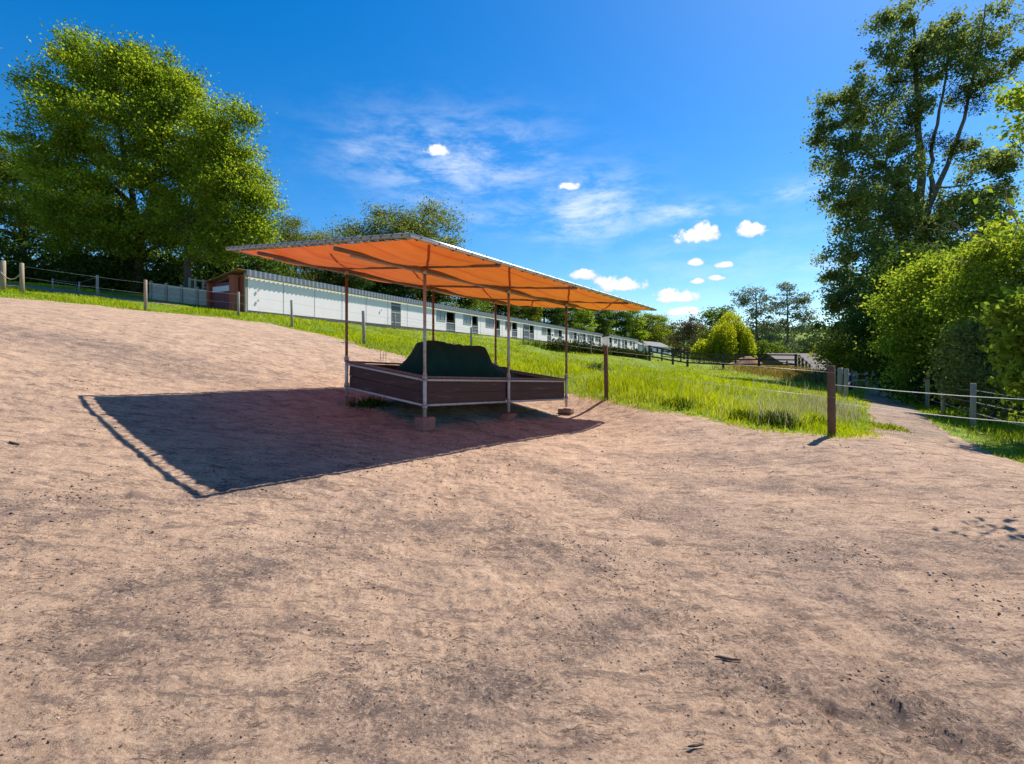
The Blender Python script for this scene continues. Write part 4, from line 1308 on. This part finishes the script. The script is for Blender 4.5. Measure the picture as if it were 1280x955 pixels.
def limb(m, p0, p1, r0, r1, rg, bend=.12, n=5, sides=6):
    p0, p1 = Vector(p0), Vector(p1)
    L = (p1 - p0).length
    off = Vector(rg.normal(size=3)) * L * bend
    pts = []
    for i in range(n + 1):
        t = i / n
        q = p0.lerp(p1, t) + off * math.sin(math.pi * t) + Vector(rg.normal(size=3)) * L * .012
        q.z += L * .10 * math.sin(math.pi * t) * .6
        pts.append(q)
    pts[0], pts[-1] = p0, p1
    m.tube(pts, [r0 + (r1 - r0) * (i / n) ** .8 for i in range(n + 1)], sides)
    return pts

def build_tree(name, label, group, base, stems, blobs, leafm, barkm='bark', per=90, crad=.8, lsize=.25, seed=1, cat='tree', limbs=40, shell=.45, up=.5, aspect=.6, extra=None, lr=.07, flat=.42):
    """stems: list of ((points), r0, r1). blobs in world coordinates."""
    rg = np.random.default_rng(seed)
    root = empty(name, base, label, cat, group)
    cc, pts = clump_points(blobs, per, crad, rg, shell, flat)
    m = MB()
    allp = []
    for ps, r0, r1 in stems:
        fine = []
        ps = [Vector(p) for p in ps]
        for a, b in zip(ps[:-1], ps[1:]):
            for i in range(4):
                fine.append(a.lerp(b, i / 4) + Vector(rg.normal(size=3)) * r0 * .15)
        fine.append(ps[-1])
        fine[0] = ps[0]
        k = len(fine) - 1
        rads = [r0 + (r1 - r0) * (i / k) ** .75 for i in range(k + 1)]
        if ps[0] is ps[0] and (ps[0] - Vector(base)).length < .6: rads[0] *= 1.35
        m.tube(fine, rads, 9)
        allp += [(q, rr) for q, rr in zip(fine, rads)]
    tr = m.build('trunk', M[barkm], root, True)
    if limbs:
        m = MB()
        idx = rg.permutation(len(cc))[:limbs]
        for i in idx:
            c = Vector(cc[i])
            best = min(allp, key=lambda a: (a[0] - c).length + max(0, a[0].z - c.z + .3) * 2.0 + (5 if a[0].z < base[2] + 1.2 else 0))
            limb(m, best[0], c, min(best[1] * .55, lr), .012, rg)
        m.build('branches', M[barkm], root, True)
    V, T = leaf_arrays(pts, lsize, rg, up, aspect)
    link('crown', np_mesh('crown', V, [T]), M[leafm], root)
    if extra: extra(root, rg)
    return root

def blob(px, py, Y, rpx, rpz, ry, n):
    p = at(px, py, Y); s = Y / F
    return (tuple(p), (rpx * s, ry, rpz * s), n)

# --- tall pair on the left
def left_trees():
    Y = 35.0
    b = gnd(*(at(172, 350, Y).xy))
    top = lambda px, py, dy=0: at(px, py, Y + dy)
    stems = [([b, at(174, 300, Y), at(165, 240, Y), at(150, 160, Y), at(140, 80, Y)], .38, .05),
             ([at(174, 300, Y), at(190, 240, Y + .5), at(205, 170, Y), at(215, 110, Y)], .24, .04),
             ([at(172, 270, Y), at(130, 220, Y - 1), at(90, 160, Y - 1), at(70, 110, Y - 1)], .22, .04)]
    bl = [blob(147, 90, Y, 57, 35, 3.0, 63), blob(99, 120, Y - 1, 48, 43, 3, 56), blob(202, 117, Y, 48, 43, 3, 56), blob(69, 172, Y - .5, 32, 38, 2.6, 38),
          blob(137, 177, Y - 1.5, 71, 53, 3.5, 87), blob(222, 177, Y, 53, 54, 3.4, 73), blob(82, 237, Y - 1, 48, 38, 3, 52), blob(157, 252, Y - 1, 78, 40, 4, 80), blob(232, 237, Y - .5, 45, 45, 3, 52),
          blob(117, 72, Y, 34, 20, 2, 24), blob(247, 137, Y, 21, 32, 2, 24)]
    bl += [blob(95, 285, Y - 1.5, 50, 30, 3, 46), blob(165, 292, Y - 1.5, 46, 26, 3, 44), blob(225, 285, Y - 1, 34, 26, 2.4, 30), blob(250, 190, Y - .5, 30, 44, 2.4, 34), blob(185, 92, Y, 30, 20, 2, 22)]
    build_tree('tall_tree', 'tallest broad green tree left of the stables with sunlit rounded crown', 'tall trees at the left', b, stems, bl, 'leaf_left', 'bark', 190, .46, .175, 21, limbs=90, flat=.62)
    Y = 32.5
    b = gnd(*(at(234, 352, Y).xy))
    stems = [([b, at(233, 310, Y), at(236, 260, Y), at(255, 210, Y), at(278, 150, Y)], .28, .04), ([at(235, 280, Y), at(270, 250, Y), at(300, 215, Y)], .15, .03)]
    bl = [blob(284, 165, Y, 33, 40, 2, 35), blob(262, 205, Y, 44, 40, 2.2, 38), blob(305, 215, Y, 31, 38, 1.8, 31), blob(295, 262, Y, 47, 38, 2.4, 45), blob(322, 262, Y, 20, 29, 1.4, 17),
          blob(255, 280, Y, 53, 31, 2.2, 35), blob(315, 300, Y, 22, 22, 1.4, 18), blob(265, 305, Y - .4, 34, 18, 2, 26), blob(278, 230, Y, 40, 40, 2.2, 40), blob(290, 298, Y + .3, 44, 17, 2, 24)]
    build_tree('tall_tree', 'second tall tree right of the broadest one with crown stepping down beside the stable', 'tall trees at the left', b, stems, bl, 'leaf_left', 'bark', 180, .42, .165, 22, limbs=50, flat=.62)
    Y = 37
    b = gnd(*(at(30, 350, Y).xy))
    stems = [([b, at(30, 300, Y), at(22, 240, Y), at(15, 180, Y)], .3, .04)]
    bl = [blob(12, 195, Y, 34, 28, 2.5, 28), blob(28, 235, Y, 40, 34, 3, 45), blob(-20, 215, Y, 30, 40, 3, 31), blob(55, 275, Y - .5, 48, 32, 3, 45), blob(0, 285, Y, 50, 36, 3, 45), blob(115, 290, Y - 1, 60, 28, 3, 45)]
    build_tree('tall_tree', 'bluish dark green tree at the far left edge beneath the broad crown', 'tall trees at the left', b, stems, bl, 'leaf_mid', 'bark', 170, .45, .175, 23, limbs=36)
    # dark understorey below them
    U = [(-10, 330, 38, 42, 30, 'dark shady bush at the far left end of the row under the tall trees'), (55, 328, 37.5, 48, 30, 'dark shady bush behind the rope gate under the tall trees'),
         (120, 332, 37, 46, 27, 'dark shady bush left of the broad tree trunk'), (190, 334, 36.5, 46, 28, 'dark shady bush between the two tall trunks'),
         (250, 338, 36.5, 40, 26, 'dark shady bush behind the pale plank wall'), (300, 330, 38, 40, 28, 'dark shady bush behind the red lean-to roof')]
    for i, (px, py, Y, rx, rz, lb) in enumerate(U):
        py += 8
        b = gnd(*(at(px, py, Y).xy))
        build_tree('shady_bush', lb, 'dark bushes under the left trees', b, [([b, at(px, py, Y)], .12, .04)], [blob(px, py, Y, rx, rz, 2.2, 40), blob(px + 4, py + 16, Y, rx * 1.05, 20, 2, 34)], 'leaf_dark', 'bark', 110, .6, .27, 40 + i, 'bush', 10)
left_trees()

# --- wood behind the stables: three grown once, then copied
def copy_tree(root, loc, rz, sc, label):
    r = root.copy(); COL.objects.link(r)
    r.location = loc; r.rotation_euler = (0, 0, rz); r.scale = sc
    r['label'] = label
    for ch in list(root.children):
        c = ch.copy(); COL.objects.link(c); c.parent = r
        c.matrix_parent_inverse = ch.matrix_parent_inverse
    return r
def row_trees():
    protos = []
    specs = [('leaf_mid', 61), ('leaf_dark', 62), ('leaf_yel', 63), ('leaf_left', 64), ('leaf_locust', 65)]
    for mname, seed in specs:
        rg = np.random.default_rng(seed)
        b = Vector((0, 0, 0))
        H0 = 10.0
        stems = [([b, (0.1, 0, 3), (-.1, .1, 6), (.1, 0, 8.5)], .24, .04), ([(0.1, 0, 2.6), (1, .4, 5), (1.6, .5, 7)], .12, .03)]
        bl = [((0, 0, 8.2), (1.7, 1.7, 1.5), 16), ((-1.2, .3, 6.6), (1.7, 1.7, 1.6), 16), ((1.3, -.3, 6.4), (1.7, 1.7, 1.6), 16), ((0, 0, 4.4), (2.5, 2.4, 1.7), 34), ((.4, -.5, 2.1), (2.6, 2.4, 1.6), 34)]
        t = build_tree('wood_tree', 'x', 'trees behind the stables', b, stems, bl, mname, 'bark', 330 if seed == 65 else 165, .55 if seed == 65 else .5, .13 if seed == 65 else .24, seed, limbs=40 if seed == 65 else 22)
        protos.append(t)
    rows = [  # column, row of the top, distance, kind, width factor, label
        (338, 300, 41, 0, 1.0, 'leafy tree directly behind the left end of the stable roof'),
        (370, 266, 46, 4, .95, 'pale feathery tree rising behind the left end of the orange canopy'),
        (405, 290, 49, 4, .9, 'pale thin-crowned tree behind the left corner of the canopy'),
        (425, 318, 46, 1, 1.1, 'dark tree seen between the canopy edge and the plain white stable wall'),
        (470, 256, 55, 4, 1.15, 'tall feathery pale tree showing above the left part of the canopy'),
        (528, 249, 60, 4, 1.15, 'tall feathery pale tree showing above the front corner of the canopy'),
        (480, 320, 54, 1, 1.2, 'dark tree above the closed grey stable door'),
        (540, 330, 60, 1, 1.2, 'dark tree above the first stable window'),
        (585, 335, 66, 0, 1.1, 'green tree above the second stable window'),
        (622, 345, 74, 1, 1.2, 'dark tree above the third stable window'),
        (652, 352, 81, 2, 1.1, 'yellow-green tree between the two right canopy posts'),
        (680, 362, 89, 1, 1.2, 'dark tree just left of the right front canopy post'),
        (704, 370, 97, 0, 1.1, 'mid green tree behind the right front canopy post'),
        (726, 374, 106, 3, 1.1, 'light green tree right of the right front canopy post'),
        (748, 378, 117, 0, 1.15, 'round green tree below the right tip of the canopy'),
        (770, 380, 130, 1, 1.2, 'darkest tree right below the canopy tip'),
        (790, 386, 145, 3, 1.15, 'yellow-green tree above the shorter white stable'),
        (808, 391, 182, 2, 1.1, 'bright yellow-green tree left of the low white building'),
        (824, 396, 192, 3, 1.1, 'green tree right behind the low white building'),
        (838, 405, 205, 0, 1.1, 'small green tree at the right end of the wood')]
    used = [False] * 5
    for px, py, Y, k, w, lb in rows:
        x = (px - CX) / F * Y
        z = Hs(x, Y) - .2
        h = (HY - py) / F * Y + ZC - z
        s = h / 9.9
        loc = (x, Y, z)
        sc = (s * w, s * w, s)
        ang = random.uniform(0, 6.28)
        if not used[k]:
            t = protos[k]; used[k] = True
            t.location = loc; t.rotation_euler = (0, 0, ang); t.scale = sc; t['label'] = lb
        else:
            copy_tree(protos[k], loc, ang, sc, lb)
row_trees()

# --- poplar with mistletoe at the right
def right_tree():
    Y = 46.0
    b = gnd(*(at(1150, 480, Y).xy))
    stems = [([b, at(1152, 400, Y), at(1153, 300, Y), at(1151, 200, Y), at(1148, 110, Y), at(1140, 20, Y)], .75, .09),
             ([at(1153, 300, Y), at(1165, 240, Y - .5), at(1163, 190, Y), at(1178, 120, Y), at(1192, 30, Y)], .32, .05),
             ([at(1160, 260, Y), at(1185, 205, Y + .5), at(1205, 150, Y), at(1220, 80, Y), at(1232, 5, Y)], .28, .05),
             ([at(1212, 118, Y), at(1240, 100, Y), at(1275, 62, Y)], .12, .03),
             ([at(1150, 250, Y), at(1120, 225, Y - .5), at(1085, 190, Y - 1), at(1040, 130, Y - 1)], .17, .03),
             ([at(1170, 235, Y), at(1210, 232, Y), at(1265, 215, Y)], .10, .03)]
    bl = [blob(1128, 25, Y, 30, 34, 2.6, 15), blob(1105, 75, Y, 34, 30, 2.6, 17), blob(1150, 60, Y, 24, 40, 2.6, 14), blob(1060, 130, Y - 1, 40, 26, 2.6, 18), blob(1095, 145, Y, 36, 34, 3.1, 20),
          blob(1035, 165, Y - 1, 26, 22, 2.6, 11), blob(1200, 40, Y, 28, 42, 2.6, 22), blob(1236, 40, Y, 24, 40, 2.6, 15), blob(1188, 100, Y, 26, 30, 2.6, 14), blob(1255, 85, Y, 20, 20, 2.1, 9),
          blob(1130, 150, Y, 26, 40, 2.6, 14), blob(1070, 200, Y - 1, 44, 28, 3.4, 26), blob(1120, 215, Y - 1, 36, 34, 3.4, 22), blob(1062, 245, Y - 1, 44, 22, 3.4, 22), blob(1230, 95, Y, 14, 20, 1.3, 6),
          blob(1105, 270, Y - 1, 62, 34, 4.4, 50), blob(1200, 205, Y, 22, 30, 2.6, 11), blob(1250, 208, Y, 26, 24, 2.6, 14), blob(1195, 262, Y, 50, 32, 3.9, 34), blob(1155, 285, Y, 50, 40, 4.4, 44),
          blob(1060, 310, Y - 1, 36, 26, 3.4, 18), blob(1090, 345, Y - 1, 52, 42, 4.4, 50), blob(1140, 350, Y, 56, 46, 4.7, 56), blob(1185, 330, Y, 50, 42, 4.4, 44), blob(1225, 300, Y, 44, 44, 4.2, 34),
          blob(1075, 400, Y - 1, 46, 30, 3.9, 34), blob(1120, 420, Y, 54, 34, 4.4, 50), blob(1165, 425, Y + .5, 50, 36, 4.2, 44), blob(1055, 375, Y - 1, 24, 18, 2.6, 10), blob(1262, 235, Y, 18, 18, 2.0, 6)]
    def extra(root, rg):
        for px, py, r in [(1146, 65, 9), (1143, 92, 13), (1139, 130, 15), (1136, 158, 13), (1122, 102, 8), (1200, 115, 14), (1222, 128, 13), (1165, 178, 12), (1192, 180, 12), (1128, 180, 10)]:
            c = np.array(at(px, py, Y - .8)); R_ = r * 1.25 * Y / F
            n = 700
            d = rg.normal(size=(n, 3)); d /= np.linalg.norm(d, axis=1)[:, None]
            V, T = leaf_arrays(c + d * R_ * (rg.random((n, 1)) ** .45), .2, rg, .1, .35)
            link('mistletoe', np_mesh('mistletoe', V, [T]), M['mistletoe'], root)
    build_tree('poplar_tree', 'towering poplar with dark mistletoe balls on the right side of the path', None, b, stems, bl, 'leaf_poplar', 'barkgrey', 165, .44, .24, 31, limbs=170, shell=.3, up=.25, aspect=.75, extra=extra, lr=.05, flat=.8)
right_tree()

# --- bushes at the right of the path
def right_bushes():
    def bush(label, base_px, Y, bl, mat, per, crad, ls, seed, limbs=26, name='roadside_bush', group='bushes right of the path', up=.5):
        b = gnd(*(at(base_px, 500, Y).xy))
        tops = [Vector(x[0]) for x in bl[:3]]
        stems = [([b, b.lerp(t, .5) + Vector((0, 0, .3)), t], .09, .02) for t in tops]
        build_tree(name, label, group, b, stems, bl, mat, 'bark', per, crad, ls, seed, 'bush', limbs, .5, up, flat=.65)
    Y = 25
    bush('tall leafy bush with yellow-green top in front of the poplar trunk', 1160, Y,
         [blob(1180, 345, Y, 44, 30, 2, 40), blob(1150, 385, Y, 40, 34, 1.8, 40), blob(1190, 395, Y, 48, 38, 2, 44), blob(1135, 425, Y, 28, 28, 1.4, 20), blob(1175, 440, Y, 48, 36, 2, 40), blob(1215, 340, Y, 34, 26, 2, 24), blob(1160, 475, Y, 34, 20, 1.6, 18)],
         'leaf_bush', 150, .42, .16, 51)
    Y = 19
    bush('high bush with bright yellow-green leaves rising to the right picture edge', 1255, Y,
         [blob(1245, 320, Y, 40, 24, 1.6, 36), blob(1270, 300, Y, 28, 24, 1.5, 24), blob(1235, 355, Y, 44, 30, 1.7, 40), blob(1285, 345, Y, 34, 40, 1.6, 34), blob(1215, 395, Y, 34, 30, 1.4, 28), blob(1265, 395, Y, 46, 36, 1.6, 40)],
         'leaf_bush', 120, .28, .13, 52)
    Y = 17.5
    bush('greyish-green bush behind the nearest right fence post', 1240, Y,
         [blob(1228, 425, Y, 32, 28, 1.2, 34), blob(1262, 420, Y, 34, 30, 1.2, 34), blob(1225, 465, Y, 30, 26, 1.1, 28), blob(1255, 470, Y, 40, 28, 1.2, 34), blob(1210, 490, Y, 24, 20, .9, 16), blob(1290, 470, Y, 30, 36, 1.2, 22), blob(1250, 500, Y, 40, 16, 1, 20)],
         'leaf_elder', 75, .26, .13, 53)
    Y = 12.5
    bush('large-leaved light green bush cut by the right picture edge', 1310, Y,
         [blob(1292, 395, Y, 34, 24, .7, 26), blob(1300, 440, Y, 40, 30, .7, 28), blob(1320, 410, Y, 40, 50, .8, 26), blob(1285, 470, Y, 22, 18, .5, 12), blob(1310, 490, Y, 36, 24, .7, 18)],
         'leaf_bush', 40, .2, .19, 54, 14)
    Y = 33
    bush('sunlit yellow-green bush beyond the rail fence left of the poplar', 1050, Y + 12,
         [blob(1046, 445, Y + 12, 16, 20, 1.4, 20), blob(1060, 458, Y + 12, 20, 14, 1.4, 18), blob(1080, 462, Y + 12, 16, 12, 1.2, 12)], 'leaf_yel', 70, .5, .26, 55, 8)
    bush('low sunlit bush at the far end of the path', 1100, 46,
         [blob(1098, 462, 46, 22, 14, 1.6, 20), blob(1120, 458, 46, 22, 16, 1.6, 18)], 'leaf_yel', 70, .5, .28, 56, 8)
    bush('dark leafy bush under the poplar overhanging the shaded path', 1130, 35,
         [blob(1115, 425, 35, 34, 30, 2.2, 34), blob(1085, 410, 35, 26, 22, 2, 20), blob(1140, 400, 36, 36, 32, 2.4, 34), blob(1130, 460, 34, 22, 26, 1.8, 30), blob(1138, 345, 30, 30, 30, 1.8, 34), blob(1165, 345, 31, 34, 34, 1.8, 34), blob(1118, 375, 31, 22, 26, 1.5, 24), blob(1150, 470, 32, 22, 24, 1.6, 26), blob(1165, 478, 29, 24, 24, 1.3, 26), blob(1190, 482, 24, 22, 20, 1.0, 24)], 'leaf_dark', 110, .5, .22, 57, 14)
right_bushes()

# --- near tree outside the right edge: its twigs reach into the picture and throw a shadow on the yard
def near_tree():
    b = gnd(22, 18)
    rg = np.random.default_rng(71)
    tip = at(1262, 292, 9.2)
    stems = [([b, b + Vector((-.3, -.2, 2.5)), b + Vector((-.6, -.5, 5)), b + Vector((-.9, -.8, 8))], .26, .06)]
    c = b + Vector((-.5, -.6, 6.5))
    p1 = at(1285, 135, 17)
    bl = [((c.x + .5, c.y, c.z), (1.6, 1.6, 2.0), 40), ((p1.x, p1.y, p1.z), (.5, .5, .7), 10), ((p1.x + 1.6, p1.y + .4, p1.z + .2), (1.2, 1.0, 1.2), 18)]
    t1, t2 = at(1158, 280, 12.5), at(1205, 300, 10.5)
    def extra(root, rg):
        m = MB()
        s0 = b + Vector((-.4, -.4, 3.6))
        ends = [at(1142, 283, 20), at(1158, 300, 19.5), at(1185, 276, 19), at(1210, 300, 18)]
        for e_ in ends:
            q = limb(m, s0, e_, .03, .005, rg, .10, 9)
            for _ in range(5):
                k = q[rg.integers(4, 9)]; limb(m, k, k + Vector((-.9 * rg.random() - .2, -.3 * rg.normal(), .3 * rg.normal())), .009, .003, rg, .12)
        e2 = Vector((8.1, 8.0, ZC + 2.25))
        pts = [Vector((15.5, 11.0, ZC + 3.6)), Vector((13.0, 9.6, ZC + 3.3)), Vector((11.0, 8.6, ZC + 2.9)), Vector((9.6, 8.2, ZC + 2.6)), Vector((8.8, 8.05, ZC + 2.35)), e2]
        m.tube([s0] + pts, [.05, .035, .028, .02, .013, .008, .003], 6)
        for _ in range(7):
            k = pts[rg.integers(3, 6)]
            limb(m, k, k + Vector((-.5 * rg.random() - .1, -.5 * rg.random(), .25 * rg.normal())), .012, .003, rg, .05)
        m.build('twigs', M['twig'], root, True)
        C = np.concatenate([np.array(e2)[None] + rg.normal(size=(36, 3)) * .22, np.array(pts[4])[None] + rg.normal(size=(8, 3)) * .2])
        C = np.concatenate([C] + [np.array(at(px, py, 17.5))[None] + rg.normal(size=(60, 3)) * .25 for px, py in ((1240, 292), (1262, 283), (1278, 296))])
        V, T = leaf_arrays(C, .15, rg, .4)
        link('leaf_spray', np_mesh('leaf_spray', V, [T]), M['leaf_bush'], root)
    build_tree('overhanging_tree', 'tree at the right picture edge whose bare twigs and leaf sprays hang into view', None, b, stems, bl, 'leaf_bush', 'bark', 75, .34, .19, 71, limbs=24, extra=extra)
near_tree()

# --- trees beyond the timber fence
def far_trees():
    # weeping willow: hanging strands
    Y = 74.0
    b = gnd(*(at(913, 450, Y).xy))
    root = empty('willow_tree', b, 'rounded yellow-green weeping willow behind the timber fence', 'tree')
    rg = np.random.default_rng(81)
    m = MB(); m.tube([b, at(914, 430, Y), at(914, 405, Y)], [.35, .28, .1], 8); m.build('trunk', M['bark'], root, True)
    def strands(cpx, tpy, bpy, hw, n, Yc, k):
        C = []
        for _ in range(n):
            a = rg.uniform(0, 6.283); q = rg.random() ** .5
            x = cpx + hw * q * math.cos(a) ; dy = hw * q * math.sin(a) * Yc / F
            y0 = tpy + (1 - math.sqrt(max(0, 1 - q * q))) * (bpy - tpy) * .55
            y1 = bpy - rg.random() * (6 + 14 * (1 - q))
            s = at(x, y0, Yc + dy); e_ = at(x + (x - cpx) * .12, y1, Yc + dy)
            t = rg.random(k)[:, None]
            C.append(np.array(s)[None] * (1 - t) + np.array(e_)[None] * t + rg.normal(size=(k, 3)) * .12)
        return np.concatenate(C)
    C = np.concatenate([strands(914, 389, 453, 19, 280, Y, 44), strands(898, 405, 454, 14, 150, Y - 1.5, 34), strands(929, 404, 453, 12, 140, Y - .5, 36), strands(908, 401, 452, 13, 110, Y - 2.5, 36), strands(936, 420, 454, 9, 70, Y, 28)])
    V, T = leaf_arrays(C, .34, rg, 0, .2, 3.0)
    link('crown', np_mesh('crown', V, [T]), M['leaf_willow'], root)
    b2 = gnd(*(at(880, 450, Y).xy))
    root = empty('willow_bush', b2, 'low yellow-green bush at the left foot of the weeping willow', 'bush')
    m = MB(); m.tube([b2, at(880, 436, Y)], [.12, .05], 7); m.build('trunk', M['bark'], root, True)
    V, T = leaf_arrays(strands(880, 425, 453, 15, 130, Y - 1, 26), .34, rg, 0, .4, 1.6)
    link('crown', np_mesh('crown', V, [T]), M['leaf_willow'], root)
    # two airy grey poplars
    for i, (px, top, Y, bl, lb) in enumerate([
        (945, 352, 92, [(948, 372, 16, 18), (938, 395, 16, 18), (958, 395, 16, 16), (945, 420, 20, 20), (960, 425, 14, 16), (930, 372, 9, 9)], 'airy grey-green poplar just right of the weeping willow'),
        (984, 350, 95, [(984, 365, 13, 13), (972, 385, 14, 14), (998, 382, 15, 14), (1010, 398, 12, 10), (968, 405, 14, 12), (990, 408, 18, 14), (985, 430, 16, 14), (1003, 372, 8, 8)], 'airy grey-green poplar with visible straight trunk left of the barn')]):
        b = gnd(*(at(px, 450, Y).xy))
        stems = [([b, at(px + 1, 420, Y), at(px, 390, Y), at(px, top + 8, Y)], .32, .05)]
        build_tree('grey_poplar', lb, 'airy poplars beyond the timber fence', b, stems, [blob(x, y, Y, a, c, 1.8, 15) for x, y, a, c in bl], 'leaf_grey', 'barkgrey', 42, .62, .36, 90 + i, limbs=40, shell=.3, up=.2)
    sp = [('round_tree', 'tree with flat round crown behind the weeping willow', 897, 100, [(900, 392, 16, 10), (888, 402, 12, 10), (908, 405, 14, 14), (895, 425, 18, 16)], 'leaf_mid'),
          ('brown_bush', 'brownish half-bare bush right of the low white building', 855, 112, [(852, 415, 14, 14), (862, 425, 14, 16), (846, 430, 12, 14), (868, 410, 8, 10)], 'leaf_red'),
          ('green_bush', 'green bush between the willow and the first airy poplar', 965, 84, [(962, 438, 14, 12), (972, 446, 12, 10), (950, 442, 10, 10)], 'leaf_mid'),
          ('green_bush', 'green bush behind the brownish bush and the willow', 878, 118, [(876, 425, 12, 14), (884, 432, 10, 12)], 'leaf_yel'),
          ('green_bush', 'green bush behind the barn roof right of the second airy poplar', 1020, 110, [(1018, 432, 18, 12), (1035, 436, 16, 10), (1000, 436, 14, 10)], 'leaf_far')]
    for i, (nm, lb, px, Y, bl, mt) in enumerate(sp):
        b = gnd(*(at(px, 450, Y).xy))
        build_tree(nm, lb, 'trees and bushes beyond the fence', b, [([b, at(px, bl[0][1] + 8, Y)], .2, .05)], [blob(x, y, Y, a, c, 2.2, 16) for x, y, a, c in bl], mt, 'bark', 62, .72, .42, 100 + i, 'tree' if 'tree' in nm else 'bush', 14)
    # far-off wood
    rg = np.random.default_rng(99)
    C = []
    for _ in range(520):
        az_ = rg.uniform(20, 58); R_ = rg.uniform(135, 185)
        x, y = R_ * math.sin(math.radians(az_)), R_ * math.cos(math.radians(az_))
        z = Hs(x, y)
        hh = rg.uniform(5, 10) if az_ > 18 else rg.uniform(4, 7)
        k = 55
        e_ = rg.normal(size=(k, 3)); e_ /= np.linalg.norm(e_, axis=1)[:, None]
        C.append(np.array([x, y, z + hh * .55])[None] + e_ * np.array([2.6, 2.6, hh * .5])[None] * rg.uniform(.55, 1.0, (k, 1)))
    for _ in range(900):
        x, y = rg.uniform(180, 800), rg.uniform(520, 900)
        z = Hs(x, y)
        k = 26
        e_ = rg.normal(size=(k, 3)); e_ /= np.linalg.norm(e_, axis=1)[:, None]
        C.append(np.array([x, y, z + 4])[None] + e_ * np.array([7, 7, 6])[None])
    C = np.concatenate(C)
    big = np.hypot(C[:, 0], C[:, 1]) > 300
    V1, T1 = leaf_arrays(C[~big], 1.1, rg, .4); V2, T2 = leaf_arrays(C[big], 4.0, rg, .4)
    o = link('far_wood', np_mesh('far_wood', np.concatenate([V1, V2]), [np.concatenate([T1, T2 + len(V1)])]), M['leaf_far'])
    tag(o, 'far-off wooded hillside beyond the paddocks', 'wood', kind='stuff')
far_trees()

# --- hedge in front of the stables
def hedge():
    rg = np.random.default_rng(45)
    a, b = G(690, 438), G(806, 450)
    root = empty('hedge', a, 'long low dark hedge in front of the right half of the stables', 'hedge')
    C = []
    for i in range(46):
        t = i / 45
        p = a.lerp(b, t); z = Hs(p.x, p.y)
        k = 130
        e_ = rg.normal(size=(k, 3)) * np.array([.5, .5, .20])
        C.append(np.array([p.x, p.y, z + .36 + .10 * rg.normal()])[None] + e_)
    C = np.concatenate(C)
    V, T = leaf_arrays(C, .22, rg, .4)
    link('foliage', np_mesh('foliage', V, [T]), M['hedge'], root)
    m = MB()
    for i in range(18):
        t = (i + .5) / 18
        p = a.lerp(b, t); z = Hs(p.x, p.y)
        m.tube([(p.x, p.y, z - .1), (p.x + .1, p.y, z + .6)], [.05, .02], 6)
    m.build('stems', M['bark'], root, True)
hedge()
